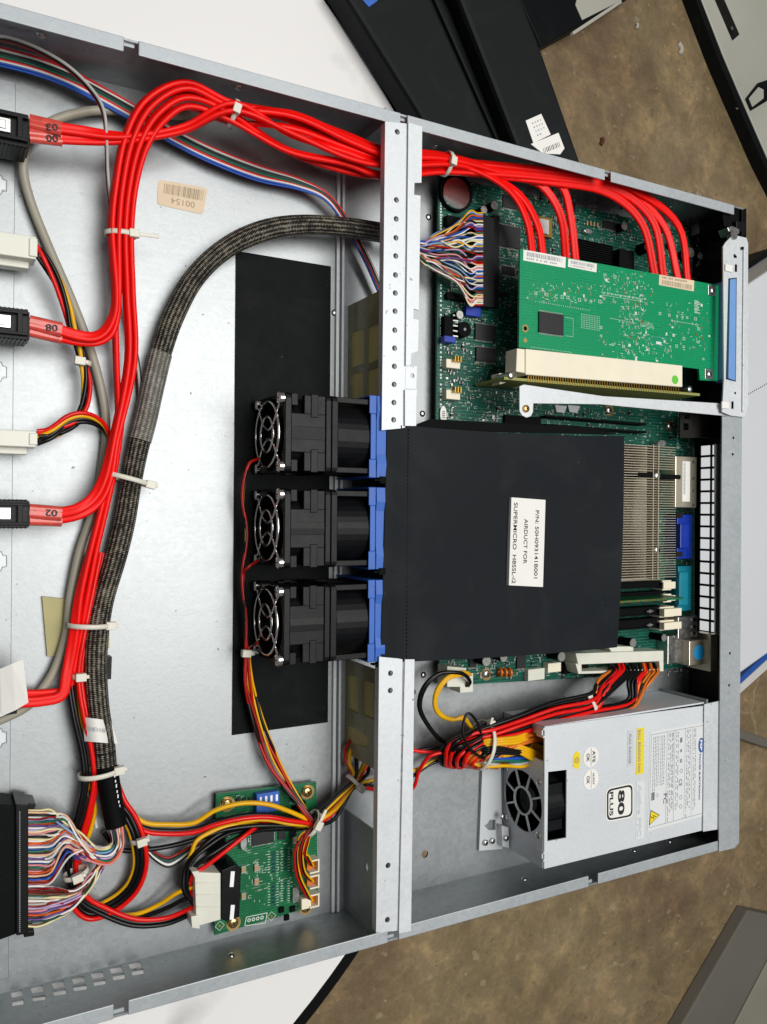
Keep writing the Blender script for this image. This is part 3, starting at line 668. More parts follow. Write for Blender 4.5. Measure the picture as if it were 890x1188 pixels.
e = MB('matt_black'); e.prism(pp((500, 486), (680, 496), (720, 504), (700, 504), (520, 500), (478, 494), z=30), 29.4, 30); e.build('duct_flap', t)
lz = 42.9
l = MB('white_label'); l.prism(pp((593.5, 577), (633, 580), (630, 681), (590.5, 679), z=lz), lz - 2.6, lz)
def tx(mb, txt, a, b_, hpx, z, m='ink', bold=0.0):
    p0, p1 = at(*a, z), at(*b_, z); mb.text(txt, p0, p1, hpx, z + 0.12, m, bold=bold)
tx(l, 'P/N: 50H093141B001', (621.5, 592), (619.5, 671), 2.6, lz, bold=.01)
tx(l, 'AIRDUCT FOR', (608.5, 602), (607, 654), 2.6, lz, bold=.01)
tx(l, 'SUPERMICRO  H8SSL-i2', (596.5, 583), (593.8, 677), 2.6, lz, bold=.01)
l.build('label', t)
# ------------------------------------------------------------ motherboard
BZ = 7.6
mb = thing('motherboard', P(650, 500, 6), 'dark green motherboard packed with chips, slots and rear ports', 'circuit board')
bp_ = pp((509, 203), (560, 214), (700, 246), (800, 268), (806, 500), (806, 772), (700, 785), (560, 793), (511, 797), (505, 640), (506, 480), z=BZ)
b = MB('pcb_dark'); b.prism(bp_, 6.0, BZ)
def silk(mb_, n, x0, x1, y0, y1, z, m='silk', rng=random, dens=1.0):
    for _ in range(n):
        px, py = rng.uniform(x0, x1), rng.uniform(y0, y1); x, y = at(px, py, z); k = rng.random(); e = 0.03
        if k < .35:
            w = rng.uniform(.6, 2.2); mb_.flat(rect(x, x + w, y, y + .22), z + e, m)
        elif k < .6:
            w = rng.uniform(.6, 2.4); mb_.flat(rect(x, x + .22, y, y + w), z + e, m)
        elif k < .8:
            s_ = rng.uniform(.9, 2.2)
            for q in (rect(x, x + s_, y, y + .16), rect(x, x + s_, y + s_ * .7, y + s_ * .7 + .16)): mb_.flat(q, z + e, m)
            mb_.flat(rect(x, x + .16, y + .16, y + s_ * .7), z + e, m)
        else:
            for i in range(rng.randint(2, 7)): mb_.flat(rect(x + i * .75, x + i * .75 + .35, y, y + rng.uniform(.25, .6)), z + e, 'solder')
R = random.Random(11)
silk(b, 620, 512, 610, 210, 490, BZ, rng=R); silk(b, 760, 580, 812, 220, 330, BZ, rng=R); silk(b, 300, 560, 800, 462, 515, BZ, rng=R)
silk(b, 260, 755, 800, 515, 680, BZ, rng=R); silk(b, 300, 515, 800, 752, 786, BZ, rng=R)
for i, (y0, y1) in enumerate(((212, 290), (330, 440), (445, 475))):  # fine print along the board's left edge
    k = y0
    while k < y1: b.flat(rect(*sorted((at(510.5, k, BZ)[0], at(512.6, k, BZ)[0])), *sorted((at(512, k, BZ)[1], at(512, k + 2.2, BZ)[1]))), BZ + .03, 'silk'); k += R.choice((3.1, 3.4, 5.5))
tx(b, 'H8SSL-i2', (786.5, 482), (785, 521), 2.2, BZ, 'silk')
b.build('board', mb)
def chip(parent, a, b_, c_, d_, h=1.4, z=BZ, m='chip_black', pins=True, name='chip', pinm='solder'):
    q = MB(m); p0 = at(a, b_, z + h); p1 = at(c_, d_, z + h); x0, x1 = sorted((p0[0], p1[0])); y0, y1 = sorted((p0[1], p1[1]))
    q.box(x0, x1, y0, y1, z + .25, z + h)
    if pins:
        k = x0 + .5
        while k < x1 - .3: q.box(k, k + .35, y0 - 1.0, y1 + 1.0, z + .05, z + .4, pinm); k += .8
        k = y0 + .5
        if x1 - x0 > 9 and pins != 'two':
            while k < y1 - .3: q.box(x0 - 1.0, x1 + 1.0, k, k + .35, z + .06, z + .41, pinm); k += .8
    return q.build(name, parent, bevel=.12 if not pins else 0)
def blk(parent, a, b_, c_, d_, zt, zb=BZ, m='black_plastic', name='connector', bev=.3):
    p0 = at(a, b_, zt); p1 = at(c_, d_, zt); return MB(m).box(p0[0], p1[0], p0[1], p1[1], zb, zt).build(name, parent, bevel=bev)
def can(parent, px, py, r, h=11, z=BZ):
    q = MB('matt_black'); c_ = at(px, py, z + h); q.cyl(c_, r, z, z + h - .3, top='can_top', n=24); q.cyl(c_, r * .88, z + h - .3, z + h - .05, 'can_top', n=24)
    for a in (0, 1.57): q.obox(c_, r * 1.3, .2, z + h - .05, z + h, a + .6, 'ink_grey')
    return q.build('capacitor', parent)
# coin cell
q = MB('matt_black'); c_ = at(531, 222, 12); q.cyl(c_, 11.5, BZ, 11.3, n=32); hd = q.build('battery_holder', mb)
q = MB('chrome'); q.cyl(at(530, 224, 13), 9.2, 11.3, 13, n=36); q.build('coin_cell', hd, bevel=.3)
# ribbon header, chips
blk(mb, 558, 249, 573, 357, 15, name='cable_header'); blk(mb, 573, 249, 579, 357, 12, name='header_latch'); blk(mb, 519, 249, 560, 270, 12, m='matt_black', name='header_end')
blk(mb, 519, 338, 556, 352, 11, m='matt_black', name='header_end')
chip(mb, 573, 258, 604, 289, 1.8); q = MB('ink_grey'); 
chip(mb, 552, 375, 575, 396, 1.6, pins='two'); chip(mb, 553, 402, 577, 421, 1.6, pins='two')
chip(mb, 584, 225, 600, 243, 1.4); chip(mb, 560, 335, 590, 345, 1.2, pins=False); chip(mb, 583, 308, 598, 320, 1.2); chip(mb, 655, 232, 668, 246, 1.2)
q = MB('matt_black'); c_ = at(539.5, 382, 14); q.cyl(c_, 4.6, BZ, 14, n=28); q.cyl(c_, .9, 14, 14.03, 'ink_grey', n=12); q.build('buzzer', mb, bevel=.3)
blk(mb, 516, 389, 529, 398, 14, m='vga_blue', name='pin_header'); blk(mb, 541, 354, 558, 368, 11, m='vga_blue', name='pin_header')
can(mb, 534, 365, 2.4, 7); can(mb, 562, 243, 2.3, 7); can(mb, 574, 238, 2.6, 6)
for y in (421, 457):
    blk(mb, 518, y - 5, 534, y + 7, 13, m='cream', name='fan_header')
    for k in range(3): MB('gold').box(*[at(529 + k * 3.2, y, 17)[0] + j for j in (0, .8)], *[at(530, y - 2, 17)[1] + j for j in (0, 3.4)], 13, 16).build('pin', mb)
for k in range(5): MB('solder').box(*[at(527, 366, 14)[0] + j for j in (0, 3.5)], *[at(527, 366 + k * 6, 14)[1] + j for j in (0, .8)], 12, 13).build('pin', mb)
blk(mb, 516, 366, 526, 398, 12, m='matt_black', name='pin_header')
q = MB('white_label'); p0 = at(509.5, 470, 9); p1 = at(519.5, 491, 9)
q.prism([(x, y) for x, y in circ(((p0[0] + p1[0]) / 2, (p0[1] + p1[1]) / 2), 2.3, 16, 5)], 8.4, 9)
for k in range(4): q.box(*[(p0[0] + p1[0]) / 2 + j for j in (-.9, 1.2)], *[(p0[1] + p1[1]) / 2 + k * 1.1 - 2 + j for j in (0, .45)], 9, 9.05, 'ink')
q.build('sticker', mb)
q = MB('gold'); p0 = at(622, 249, 10); p1 = at(641, 276, 10); q.box(p0[0], p1[0], p0[1], p1[1], BZ, 9.8); sk = q.build('bios_socket', mb, bevel=.2)
q = MB('white_label'); p0 = at(626, 253, 11); p1 = at(637, 272, 11); q.box(p0[0], p1[0], p0[1], p1[1], 9.8, 11); q.build('bios_chip', sk)
# small finned black heat sink
q = MB('matt_black'); p0 = at(671, 277, 14); p1 = at(712, 306, 14); q.box(p0[0], p1[0], p0[1], p1[1], BZ, 9)
for k in range(9): y = p0[1] + (p1[1] - p0[1]) * k / 8; q.box(p0[0], p1[0], y - .35, y + .35, 9, 14)
q.build('chipset_heatsink', mb)
for a, b_, r, h in ((753, 286, 3.8, 9), (802, 293, 3.6, 9), (725, 262, 2.8, 7), (776, 262, 2.6, 6), (813, 297, 2.6, 4), (781, 283, 2.4, 5), (660, 267, 1.8, 5), (614, 236, 2.6, 6), (645, 222, 2.4, 6)): can(mb, a, b_, r, h)
q = MB('steel'); c_ = at(683, 268, 11); q.prism([(x, y) for x, y in circ(c_, 3.6, 20, 1.7)], BZ, 11); q.build('crystal', mb, bevel=.3)
for a, b_ in ((681, 256), (685, 256), (689, 257), (693, 258)): MB('smd_tan').box(*[at(a, b_, 9)[0] + j for j in (0, 1)], *[at(a, b_, 9)[1] + j for j in (-3, 0)], BZ, 9).build('resistor', mb)
blk(mb, 719, 288, 736, 313, 20, m='matt_black', name='connector'); chip(mb, 700, 255, 718, 268, 1.3); chip(mb, 655, 250, 668, 262, 1.3)
q = MB('ink_white'); p = at(654, 222, 9)
q.tube([Vector((p[0] + 3.4 * math.cos(a * 1.047), p[1] + 2.6 * math.sin(a * 1.047), 9)) for a in range(6)], .35, n=6, smooth_path=False, closed=True); q.build('header_outline', mb)
# black slots under the riser card
blk(mb, 634, 484, 750, 491, 15, m='matt_black', name='expansion_slot'); blk(mb, 634, 494, 750, 500, 15, m='matt_black', name='expansion_slot'); blk(mb, 586, 481, 628, 497, 10, m='matt_black', name='connector')
for a in (651, 666): MB('grey_label').prism(pp((a - 7, 470), (a + 7, 471), (a + 4, 479), (a - 5, 478), z=9), 8, 9).build('jumper_block', mb)
def screw(parent, px, py, z, r=2.6, m='steel', name='screw'):
    q = MB(m); c_ = at(px, py, z); q.cyl(c_, r, z - 1.2, z, n=24); q.dome(c_, r * .95, z, r * .32, n=24)
    q.obox(c_, r * 1.1, .45, z + r * .3, z + r * .36, .5, 'matt_black'); q.obox(c_, .45, r * 1.1, z + r * .3, z + r * .37, .5, 'matt_black'); return q.build(name, parent)
for a, b_ in ((707, 476), (777, 494), (565, 782), (614, 240)):
    q = MB('brass'); c_ = at(a, b_, BZ + .4); q.ring(c_, 1.5, 4.0, BZ, BZ + .3, n=24); q.build('screw_ring', mb); screw(mb, a, b_, BZ + 1.6, 2.5)
# bottom edge parts
for a, b_, r, h in ((565, 767, 3.0, 11), (585, 763, 2.6, 10), (652, 762, 3.0, 12), (735, 746, 2.9, 12), (771, 740, 2.5, 12)): can(mb, a, b_, r, h)
q = MB('orange')
for k in range(3):
    c_ = P(580 + k * 5.5, 780, 10); q.tube([c_ + Vector((0, 2.2 * math.cos(a * .7854), 2.2 * math.sin(a * .7854))) for a in range(8)], .9, n=7, smooth_path=False, closed=True)
q.build('coil', mb)
blk(mb, 613, 777, 632, 788, 12, m='milky', name='connector'); blk(mb, 636, 770, 651, 779, 13, m='cream', name='connector'); blk(mb, 655, 768, 683, 779, 11, m='matt_black', name='connector')
chip(mb, 600, 760, 610, 775, 1.3, pins='two'); chip(mb, 545, 762, 553, 774, 1.3)
q = MB('milky'); pts = pp((668, 758), (770, 755), (770, 767), (671, 771), z=22); q.prism(pts, BZ, 22); pts = pp((671, 779), (770, 776), (770, 779), (671, 782), z=21); q.prism(pts, BZ, 21)
q.prism(pp((668, 770), (675, 770), (675, 781), (671, 781), z=21.5), BZ, 21.5); q.prism(pp((765, 767), (770, 767), (770, 779), (766, 779), z=21.5), BZ, 21.5); q.prism(pp((705, 750), (735, 750), (735, 757), (712, 759), z=19), BZ, 19)
q.build('power_connector', mb, bevel=.3)
q = MB('milky'); q.prism(pp((519, 773), (541, 775), (541, 781), (519, 781), z=18), BZ, 18); q.prism(pp((538, 781), (549, 781), (549, 803), (534, 804), (534, 797), (519, 797), (519, 781), z=16), 5, 16); q.build('power_connector', mb, bevel=.3)
# memory slots and latches
for k, (y0, y1) in enumerate(((676, 681), (689, 694), (707, 712), (721, 727))):
    q = MB('matt_black'); p0 = at(712, y0, 17); p1 = at(772, y1, 17); q.box(p0[0], p1[0], p0[1], p1[1], BZ, 15.5)
    q.box(p0[0], p1[0], p0[1], p0[1] - .8, 15.5, 17); q.box(p0[0], p1[0], p1[1], p1[1] + .8, 15.5, 17); sl = q.build('memory_slot', mb)
    la = ((774, 674, 788, 685), (775, 690, 788, 699), (771, 705, 791, 716), (771, 721, 791, 731))[k]
    q = MB('cream'); p0 = at(la[0], la[1], 22); p1 = at(la[2], la[3], 22); q.box(p0[0], p1[0], p0[1] - 1, p1[1] + 1, BZ, 22 if k > 1 else 19); q.box(p0[0], p1[0] - 3, p0[1], p1[1], BZ, 18); q.build('latch', sl, bevel=.4)
    if k > 1: q = MB('steel'); c_ = at(753, la[1] + 4, 17); q.prism([(c_[0] - 3.5, c_[1]), (c_[0], c_[1] + 1.2), (c_[0] + 3.5, c_[1]), (c_[0], c_[1] - 1.2)], 16, 18); q.build('clip', sl)
dm = thing('memory_module', P(755, 700, 12), 'green memory stick standing in the slots beside the heat sink', 'memory stick')
q = MB('pcb_mid'); p0 = at(712, 699, 34); p1 = at(793, 701, 34); q.box(p0[0], p1[0] + 0, p0[1] - .7, p0[1] + .7, 12, 34); 
for k in range(20): q.box(p0[0] + k * 2.4, p0[0] + k * 2.4 + 1.1, p0[1] - .71, p0[1] + .71, 33.3, 34.05, 'gold')
q.build('board', dm)
for k in range(4): MB('chip_black').box(p0[0] + 2 + k * 13, p0[0] + 12 + k * 13, p0[1] - 1.8, p0[1] - .72, 18, 31).build('chip', dm)
# random small surface parts
parts = MB('solder'); cnt = 0; R = random.Random(3)
zones = [(514, 605, 265, 488, 260), (590, 812, 228, 320, 260), (565, 800, 462, 512, 90), (745, 800, 515, 680, 90), (515, 760, 756, 786, 120)]
protos = {}
def smd_mesh(k):
    if k not in protos:
        m_, w, d_, h = (('smd_tan', 1.4, .8, .6), ('matt_black', 1.5, .8, .5), ('silk', 1.0, .6, .4), ('chip_black', 2.6, 1.6, 1.0), ('can_top', 1.6, 1.0, .8))[k % 5]
        if k >= 5: w, d_ = d_, w
        q = MB(m_); q.box(-w / 2, w / 2, -d_ / 2, d_ / 2, 0, h)
        if w > d_:
            q.box(-w / 2 - .02, -w / 2 + .3, -d_ / 2 - .02, d_ / 2 + .02, 0, h + .02, 'solder'); q.box(w / 2 - .3, w / 2 + .02, -d_ / 2 - .02, d_ / 2 + .02, 0, h + .02, 'solder')
        else:
            q.box(-w / 2 - .02, w / 2 + .02, -d_ / 2 - .02, -d_ / 2 + .3, 0, h + .02, 'solder'); q.box(-w / 2 - .02, w / 2 + .02, d_ / 2 - .3, d_ / 2 + .02, 0, h + .02, 'solder')
        protos[k] = q
    return protos[k]
def smd(parent, px, py, z, k, stuff=None):
    q = smd_mesh(k); x, y = at(px, py, z)
    if stuff is not None:
        o = len(stuff.v); stuff.v += [v + Vector((x, y, z)) for v in q.v]
        for f, mi in zip(q.f, q.mi): stuff.f.append([o + j for j in f]); stuff.mi.append(stuff.idx(q.mats[mi])); stuff.sm.append(False)
        return
    key = 'smd%d' % k
    if key not in protos:
        q2 = MB(); q2.v = [Vector(v) for v in q.v]; q2.f = q.f; q2.mi = q.mi; q2.mats = q.mats; q2.sm = q.sm
        o = q2.build('surface_part', None, origin=Vector((0, 0, 0))); protos[key] = o.data
        o.parent = parent
    else:
        o = bpy.data.objects.new('surface_part', protos[key]); COL.objects.link(o); o.parent = parent
    o.location = (Vector((x, y, z)) - ORG[parent.name]) * S
st = MB('solder')
for x0, x1, y0, y1, n in zones:
    for i in range(n):
        px, py = R.uniform(x0, x1), R.uniform(y0, y1)
        if i < n // 8: smd(mb, px, py, BZ, R.randrange(10))
        else: smd(mb, px, py, BZ, R.randrange(10), st)
        cnt += 1
o = st.build('small_surface_parts', mb); o['kind'] = 'stuff'
# rear ports
def port(name, a, b_, c_, d_, zt, m, zb=BZ, bev=.4): return blk(mb, a, b_, c_, d_, zt, zb, m, name, bev)
p_ = port('network_port', 784, 529, 808, 589, 21, 'heatsink_metal')
q = MB('white_label'); p0 = at(792, 535, 21.3); p1 = at(800.5, 582, 21.3); q.box(p0[0], p1[0], p0[1], p1[1], 21, 21.3)
for k in range(24): q.box(*[p0[0] + j for j in (1, 3)], *[p0[1] - 1 - k * .93 + j for j in (0, -.5)], 21.3, 21.35, 'ink_grey')
q.build('sticker', p_)
q = MB('steel'); 
for y in (536, 555, 569, 586): c_ = at(804, y, 21.5); q.box(c_[0] - .8, c_[0] + 1, c_[1] - .9, c_[1] + .9, 21, 21.6)
q.build('spring_tab', p_)
p_ = port('video_port', 786, 597, 803, 648, 18, 'vga_blue'); q = MB('vga_blue'); p0 = at(791, 608, 23); p1 = at(801, 636, 23); q.box(p0[0], p1[0], p0[1], p1[1], 18, 22); q.build('port_shell', p_, bevel=.5)
for y in (598, 643): q = MB('dark_steel'); c_ = at(789, y, 19); q.box(c_[0] - 3, c_[0] + 3, c_[1] - 1.8, c_[1] + 1.8, 12, 18.6); q.build('bracket', p_)
p_ = port('serial_port', 787, 657, 802, 708, 17, 'teal'); q = MB('teal'); p0 = at(790, 664, 22); p1 = at(800, 702, 22); q.box(p0[0], p1[0], p0[1], p1[1], 17, 21); q.build('port_shell', p_, bevel=.5)
port('usb_port', 787, 716, 809, 739, 20, 'steel')
for y in (719, 727, 735): MB('chrome').box(*[at(806, y, 21)[0] + j for j in (-2, 2.5)], *[at(806, y, 21)[1] + j for j in (-1, 1)], 20, 20.8).build('spring_tab', mb)
p_ = port('keyboard_port', 775, 738, 801, 768, 18, 'steel'); q = MB('heatsink_metal'); p0 = at(800, 744, 24); p1 = at(822, 770, 24); q.box(p0[0], p1[0], p0[1], p1[1], BZ, 24); q.build('port_shell', p_, bevel=.4)
q = MB('blue_dot'); q.cyl(at(811.5, 757, 24.4), 5.2, 24.02, 24.4, n=32); q.build('round_sticker', p_)
MB('heatsink_metal').box(*[at(x, 750, 28)[0] for x in (826, 834)], *[at(830, y, 28)[1] for y in (736, 779)], 5, 27).build('shield_lip', mb)
# bracket with square openings above the vent
q = MB('dark_steel'); sq_ = [pp((a, c_), (b_, c_), (b_, d_), (a, d_), z=24) for a, b_, c_, d_ in ((793, 799, 491, 499), (794, 800, 480, 486), (832, 838, 489, 498))]
q.prism(pp((789, 478), (840, 482), (840, 508), (789, 508), z=24), 23, 24, holes=sq_); q.build('slot_bracket', mb)
# ------------------------------------------------------------ CPU heat sink
hs = thing('heat_sink', P(740, 590, 9), 'finned metal heat sink sticking out from under the black air duct', 'heat sink')
HT = 30
q = MB('heatsink_metal'); p0 = at(680, 514, 12); p1 = at(762, 674, 12); q.box(p0[0], p1[0], p0[1], p1[1], 9.2, 12); q.build('base', hs)
nf = 54
for k in range(nf):
    y = 516.5 + (671 - 516.5) * k / (nf - 1); q = MB('heatsink_metal'); Y_ = at(740, y, HT)[1]; xa = at(690, y, HT)[0]; xb = at(760, y, HT)[0]; xc = at(785, y, HT - 10)[0]
    if 545 < y < 553: xb = at(757, y, HT)[0]
    gap = 545 < y < 556
    q.box(xa, xb, Y_ - .2, Y_ + .2, 12, HT)
    if not gap: q.box(xb, at(785, y, HT)[0], Y_ - .2, Y_ + .2, HT - 6, HT - 5.8 + 5.2)
    q.build('fin', hs)
for x in (757.5, 763.5):
    q = MB('heatsink_metal'); X_ = at(x, 590, HT)[0]; q.box(X_ - .35, X_ + .35, at(x, 515.5, HT + .5)[1], at(x, 672, HT + .5)[1], HT - 5, HT + .35); q.build('fin_spine', hs)
for y in (552, 638): screw(hs, 763, y, HT - 1, 2.6, 'steel')
blk(hs, 740, 548, 758, 554, HT + .1, 20, 'matt_black', 'clip_bar'); blk(hs, 766, 550, 790, 556, 22, 16, 'matt_black', 'clip_bar')
q = MB('steel'); q.prism([(x, y) for x, y in circ(at(769, 514, 16), 4, 20, 2)], BZ, 15.5); q.build('crystal', mb)
# ------------------------------------------------------------ green expansion card, riser and bracket
CZ = 36.0
card = thing('expansion_card', P(715, 365, 34), 'bright green expansion card lying flat over the board, red cables plugged along its top edge', 'circuit card')
b = MB('pcb_green'); b.prism(pp((603.5, 289), (834, 331), (833, 442), (812, 441), (811, 428), (602, 403), z=CZ), CZ - 1.6, CZ, holes=[circ(at(609.5, 381, CZ), 1.3, 14)])
R = random.Random(5)
def cardpx(cx_, cy_): return 590 + cx_ / 2.967, 250 + cy_ / 2.967
def dot(mb_, cx_, cy_, w, h, m='silk', e=.03):
    x, y = at(*cardpx(cx_, cy_), CZ); w *= 1.25; h *= 1.25; mb_.flat(rect(x, x + w, y - h, y), CZ + e, m)
for i in range(12):
    for j in range(8): dot(b, 250 + i * 5.6, 338 + j * 6.6 + i * .9, .35, .35)
for i in range(26): dot(b, 92 + i * 7.4, 294 + i * 1.25, .45, .3)
for i in range(30): dot(b, 320 + i * 4.8, 262 + i * .8, .35, .9 if i % 3 else .4); dot(b, 322 + i * 4.8, 272 + i * .8, .35, .35)
for i in range(22): dot(b, 350 + i * 4.2, 352 + i * .9, .3, .35)
for i in range(30): dot(b, 560 + i * 3.2, 360 + i * .55, .3, .35)
for i in range(16): dot(b, 78 + i * 9, 452 + i * 1.2, .8, .18)
for i in range(12):
    for j in range(4): dot(b, 455 + i * 3.6, 366 + j * 4.5 + i * .6, .3, .3)
def bracket(cx_, cy_, s_=1.8):
    x, y = at(*cardpx(cx_, cy_), CZ); t_ = .32; z_ = CZ + .03
    for q in (rect(x, x + t_, y - s_, y), rect(x + t_, x + s_ * .4, y - t_, y), rect(x + t_, x + s_ * .4, y - s_, y - s_ + t_), rect(x + s_ * .9, x + s_ * .9 + t_, y - s_, y), rect(x + s_ * .6, x + s_ * .9, y - t_, y), rect(x + s_ * .6, x + s_ * .9, y - s_, y - s_ + t_)): b.flat(q, z_, 'silk')
for a in ((90, 262), (128, 266), (160, 272), (180, 274), (200, 276), (240, 284), (262, 286), (280, 290), (310, 290), (328, 200), (362, 205), (408, 212), (315, 380), (315, 410), (518, 332), (550, 338), (578, 342), (596, 345), (612, 347), (640, 350), (575, 444), (600, 448), (652, 385), (355, 440), (392, 445), (410, 470), (430, 475), (600, 418), (650, 432), (668, 490)): bracket(*a, s_=R.uniform(1.3, 2.1))
for _ in range(820):
    z_ = R.choice(((390, 500, 225, 470), (310, 470, 190, 300), (540, 690, 300, 470), (60, 300, 230, 300), (310, 560, 400, 500), (380, 460, 300, 420)))
    cx_, cy_ = R.uniform(z_[0], z_[1]), R.uniform(z_[2], z_[3]); k = R.random()
    dot(b, cx_, cy_, R.choice((.25, .3, .9, 1.4)) if k < .6 else .22, R.choice((.3, .9, 1.5)) if k > .4 else .25, R.choice(('silk', 'silk', 'solder', 'gold')))
# chip outline lines
x0, y0 = at(*cardpx(196, 350), CZ); x1, y1 = at(*cardpx(222, 418), CZ)
for q in (rect(x0, x1, y0 - .15, y0), rect(x1, x1 + .15, y1, y0), rect(x0, x1, y1, y1 + .15)): b.flat(q, CZ + .03, 'silk')
x0, y0 = at(*cardpx(490, 415), CZ); x1, y1 = at(*cardpx(542, 450), CZ)
for q in (rect(x0, x1, y0 - .15, y0), rect(x0, x1, y1, y1 + .15), rect(x0, x0 + .15, y1 + .15, y0 - .15), rect(x1 - .15, x1, y1 + .15, y0 - .15)): b.flat(q, CZ + .03, 'w_ltblue')
b.flat(rect(*[at(*cardpx(k, 437), CZ)[0] for k in (508, 526)], *[at(*cardpx(500, k), CZ)[1] for k in (441, 432)]), CZ + .05, 'silk')
for k in range(9):  # fine print block upper right
    dot(b, 640, 292 + k * 5, R.uniform(2, 4.6), .35)
b.build('board', card)
q = MB('brass'); q.ring(at(609.5, 381, CZ), 1.35, 2.3, CZ, CZ + .08, n=20); q.cyl(at(609.5, 395, CZ), 1.3, CZ, CZ + .06, n=16); q.build('mounting_ring', card)
chip(card, 626, 361, 654, 389, 1.3, CZ, pins='two')
def seg_label(parent, poly, z, m, bars, barm, nb, h=.25, text=True):
    q = MB(m); pts = pp(*poly, z=z + h); q.prism(pts, z, z + h)
    A, B_, C_, D_ = [Vector(p) for p in pts]
    k = .08
    while k < .92:
        w = R.choice((.006, .01, .016, .02)); u0, u1 = k, min(.93, k + w)
        def L_(u, v): return (A * (1 - u) + B_ * u) * (1 - v) + (D_ * (1 - u) + C_ * u) * v
        q.flat([L_(u0, bars[0]), L_(u1, bars[0]), L_(u1, bars[1]), L_(u0, bars[1])], z + h + .03, barm); k += w + R.choice((.008, .012, .02))
    if text:
        k = .08
        while k < .8: q.flat([L_(k, bars[2]), L_(k + .03, bars[2]), L_(k + .03, bars[3]), L_(k, bars[3])], z + h + .03, barm); k += R.choice((.045, .045, .09))
    return q.build('barcode_label', parent)
seg_label(card, ((608, 290), (656.5, 299), (656, 311), (607.5, 302)), CZ, 'white_label', (.15, .5), 'ink_grey', 0) if False else None
seg_label(card, ((607.5, 289.5), (656.5, 298.5), (656, 311), (607, 302)), CZ, 'white_label', (.15, .55, .68, .82), 'ink_grey', 0)
seg_label(card, ((659.5, 300), (692.5, 306), (692, 316), (659, 309.5)), CZ, 'white_label', (.15, .55, .68, .82), 'ink_grey', 0)
seg_label(card, ((765, 318.5), (805.5, 325.5), (805, 338), (764.5, 330.5)), CZ, 'peach_label', (.45, .9, .12, .3), 'ink_brown', 0)
for a, b_ in ((827, 337), (823.5, 434)):
    q = MB('steel'); c_ = at(a, b_, CZ + 1); q.obox(c_, 8, 7, CZ, CZ + .6, 0); q.build('tab', card, bevel=.2); screw(card, a, b_, CZ + 1.6, 2.3)
rs = thing('riser_card', P(700, 440, 20), 'riser board with long cream slot and gold pins below the green card', 'circuit card')
q = MB('cream'); zc = 41; q.prism(pp((610, 404.5), (792, 424), (792, 449), (610, 434.5), z=zc), 30, zc); q.prism(pp((600, 404), (610, 405), (610, 433), (599, 431), z=zc - 1), 29, zc - 1)
sl = q.build('card_slot', rs, bevel=.5)
q = MB('green_dot'); q.cyl(at(783.5, 440.5, zc + .2), 2.9, zc + .02, zc + .15, n=28); q.build('round_sticker', sl)
q = MB('matt_black'); q.prism(pp((611, 435.5), (792, 450), (792, 456), (611, 441), z=38), 30, 38); q.build('pin_base', rs)
for k in range(62):
    px = 613 + k * 2.85; py = 434.5 + (px - 610) * .0797; q = MB('gold' if k % 1 == 0 else 'gold'); x, y = at(px, py + 4.2, 39)
    q.box(x - .3, x + .3, y - 2.2, y + 2.2, 38, 39.3); q.build('pin', rs)
q = MB('pcb_edge'); a0, a1 = at(585, 437, 39), at(812, 456.5, 39); q.prism([a0, a1, (a1[0], a1[1] - 1.6), (a0[0], a0[1] - 1.6)], 10, 39); q.build('board', rs)
for a, b_ in ((591, 436), (798, 452)): q = MB('steel'); c_ = at(a, b_, 38); q.cyl(c_, 2.2, 28, 39.6, n=18); q.dome(c_, 2.2, 39.6, 1, n=18); q.build('standoff', rs)
q = MB('cream'); q.prism(pp((579, 433), (600, 433), (600, 440), (580, 446), z=30), 22, 30); q.build('slot_end', rs, bevel=.3)
br = thing('riser_bracket', P(720, 465, 30), 'bent sheet steel bracket carrying the riser card along to the rear of the case', 'bracket')
q = MB('zinc_bar'); q.prism(pp((603, 448), (608, 446), (700, 459.5), (838, 468), (853, 468), (853, 484), (836, 482), (696, 469), (619, 468), (618.5, 478), (616, 483), (611, 484.5), (606, 482), (603, 477), z=42), 41.1, 42)
q.build('arm', br, bevel=.2); screw(br, 611, 474, 43, 2.2, 'brass')
q = MB('zinc_bar'); q.prism(pp((608, 447), (700, 460.5), (836, 469), (836, 470.5), (700, 462), (608, 448.5), z=41), 31, 41); q.build('arm_flange', br)
vb = lambda *a: pp(*a, z=45)
q = MB('zinc_bar'); hl = [pp((845, 323), (855, 322), (854, 443), (842, 440), z=45), circ(at(852.5, 297, 45), 1.4, 14)]
q.prism(vb((839, 286), (842, 281), (847, 276), (849, 272), (866, 276), (868, 282), (868, 470), (864, 484), (848, 482), (838, 478), (840, 440)), 44, 45, holes=hl)
pl = q.build('rear_plate', br)
q = MB('zinc_bar'); q.prism(vb((861.5, 290), (864.5, 290), (863, 478), (860, 478)), 45, 46.2); q.build('ridge', br, bevel=.3)
q = MB('pale_blue'); q.prism(pp((847, 324), (855, 323), (853.5, 442), (845, 439), z=44), 30, 44.3); q.build('slot_filler', br, bevel=.4)
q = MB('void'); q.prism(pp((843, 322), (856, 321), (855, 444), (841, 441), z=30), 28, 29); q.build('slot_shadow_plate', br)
for a, b_ in ((846, 311), (842, 470)): q = MB('white_label'); c_ = at(a, b_, 46); q.obox(c_, 7, 4.6, 45, 46, 0); q.build('tab', br, bevel=.2); q = MB('void'); q.obox(at(a + 8, b_, 45.2), 2, 5, 45.02, 45.2); q.build('notch', br)
q = MB('void'); q.obox(at(861.5, 288, 46), 2, 2, 46, 46.3); q.cyl(at(854, 298, 45.1), .9, 45.02, 45.05); q.cyl(at(853, 456, 45.1), .9, 45.02, 45.1); q.build('slot_hole', br)
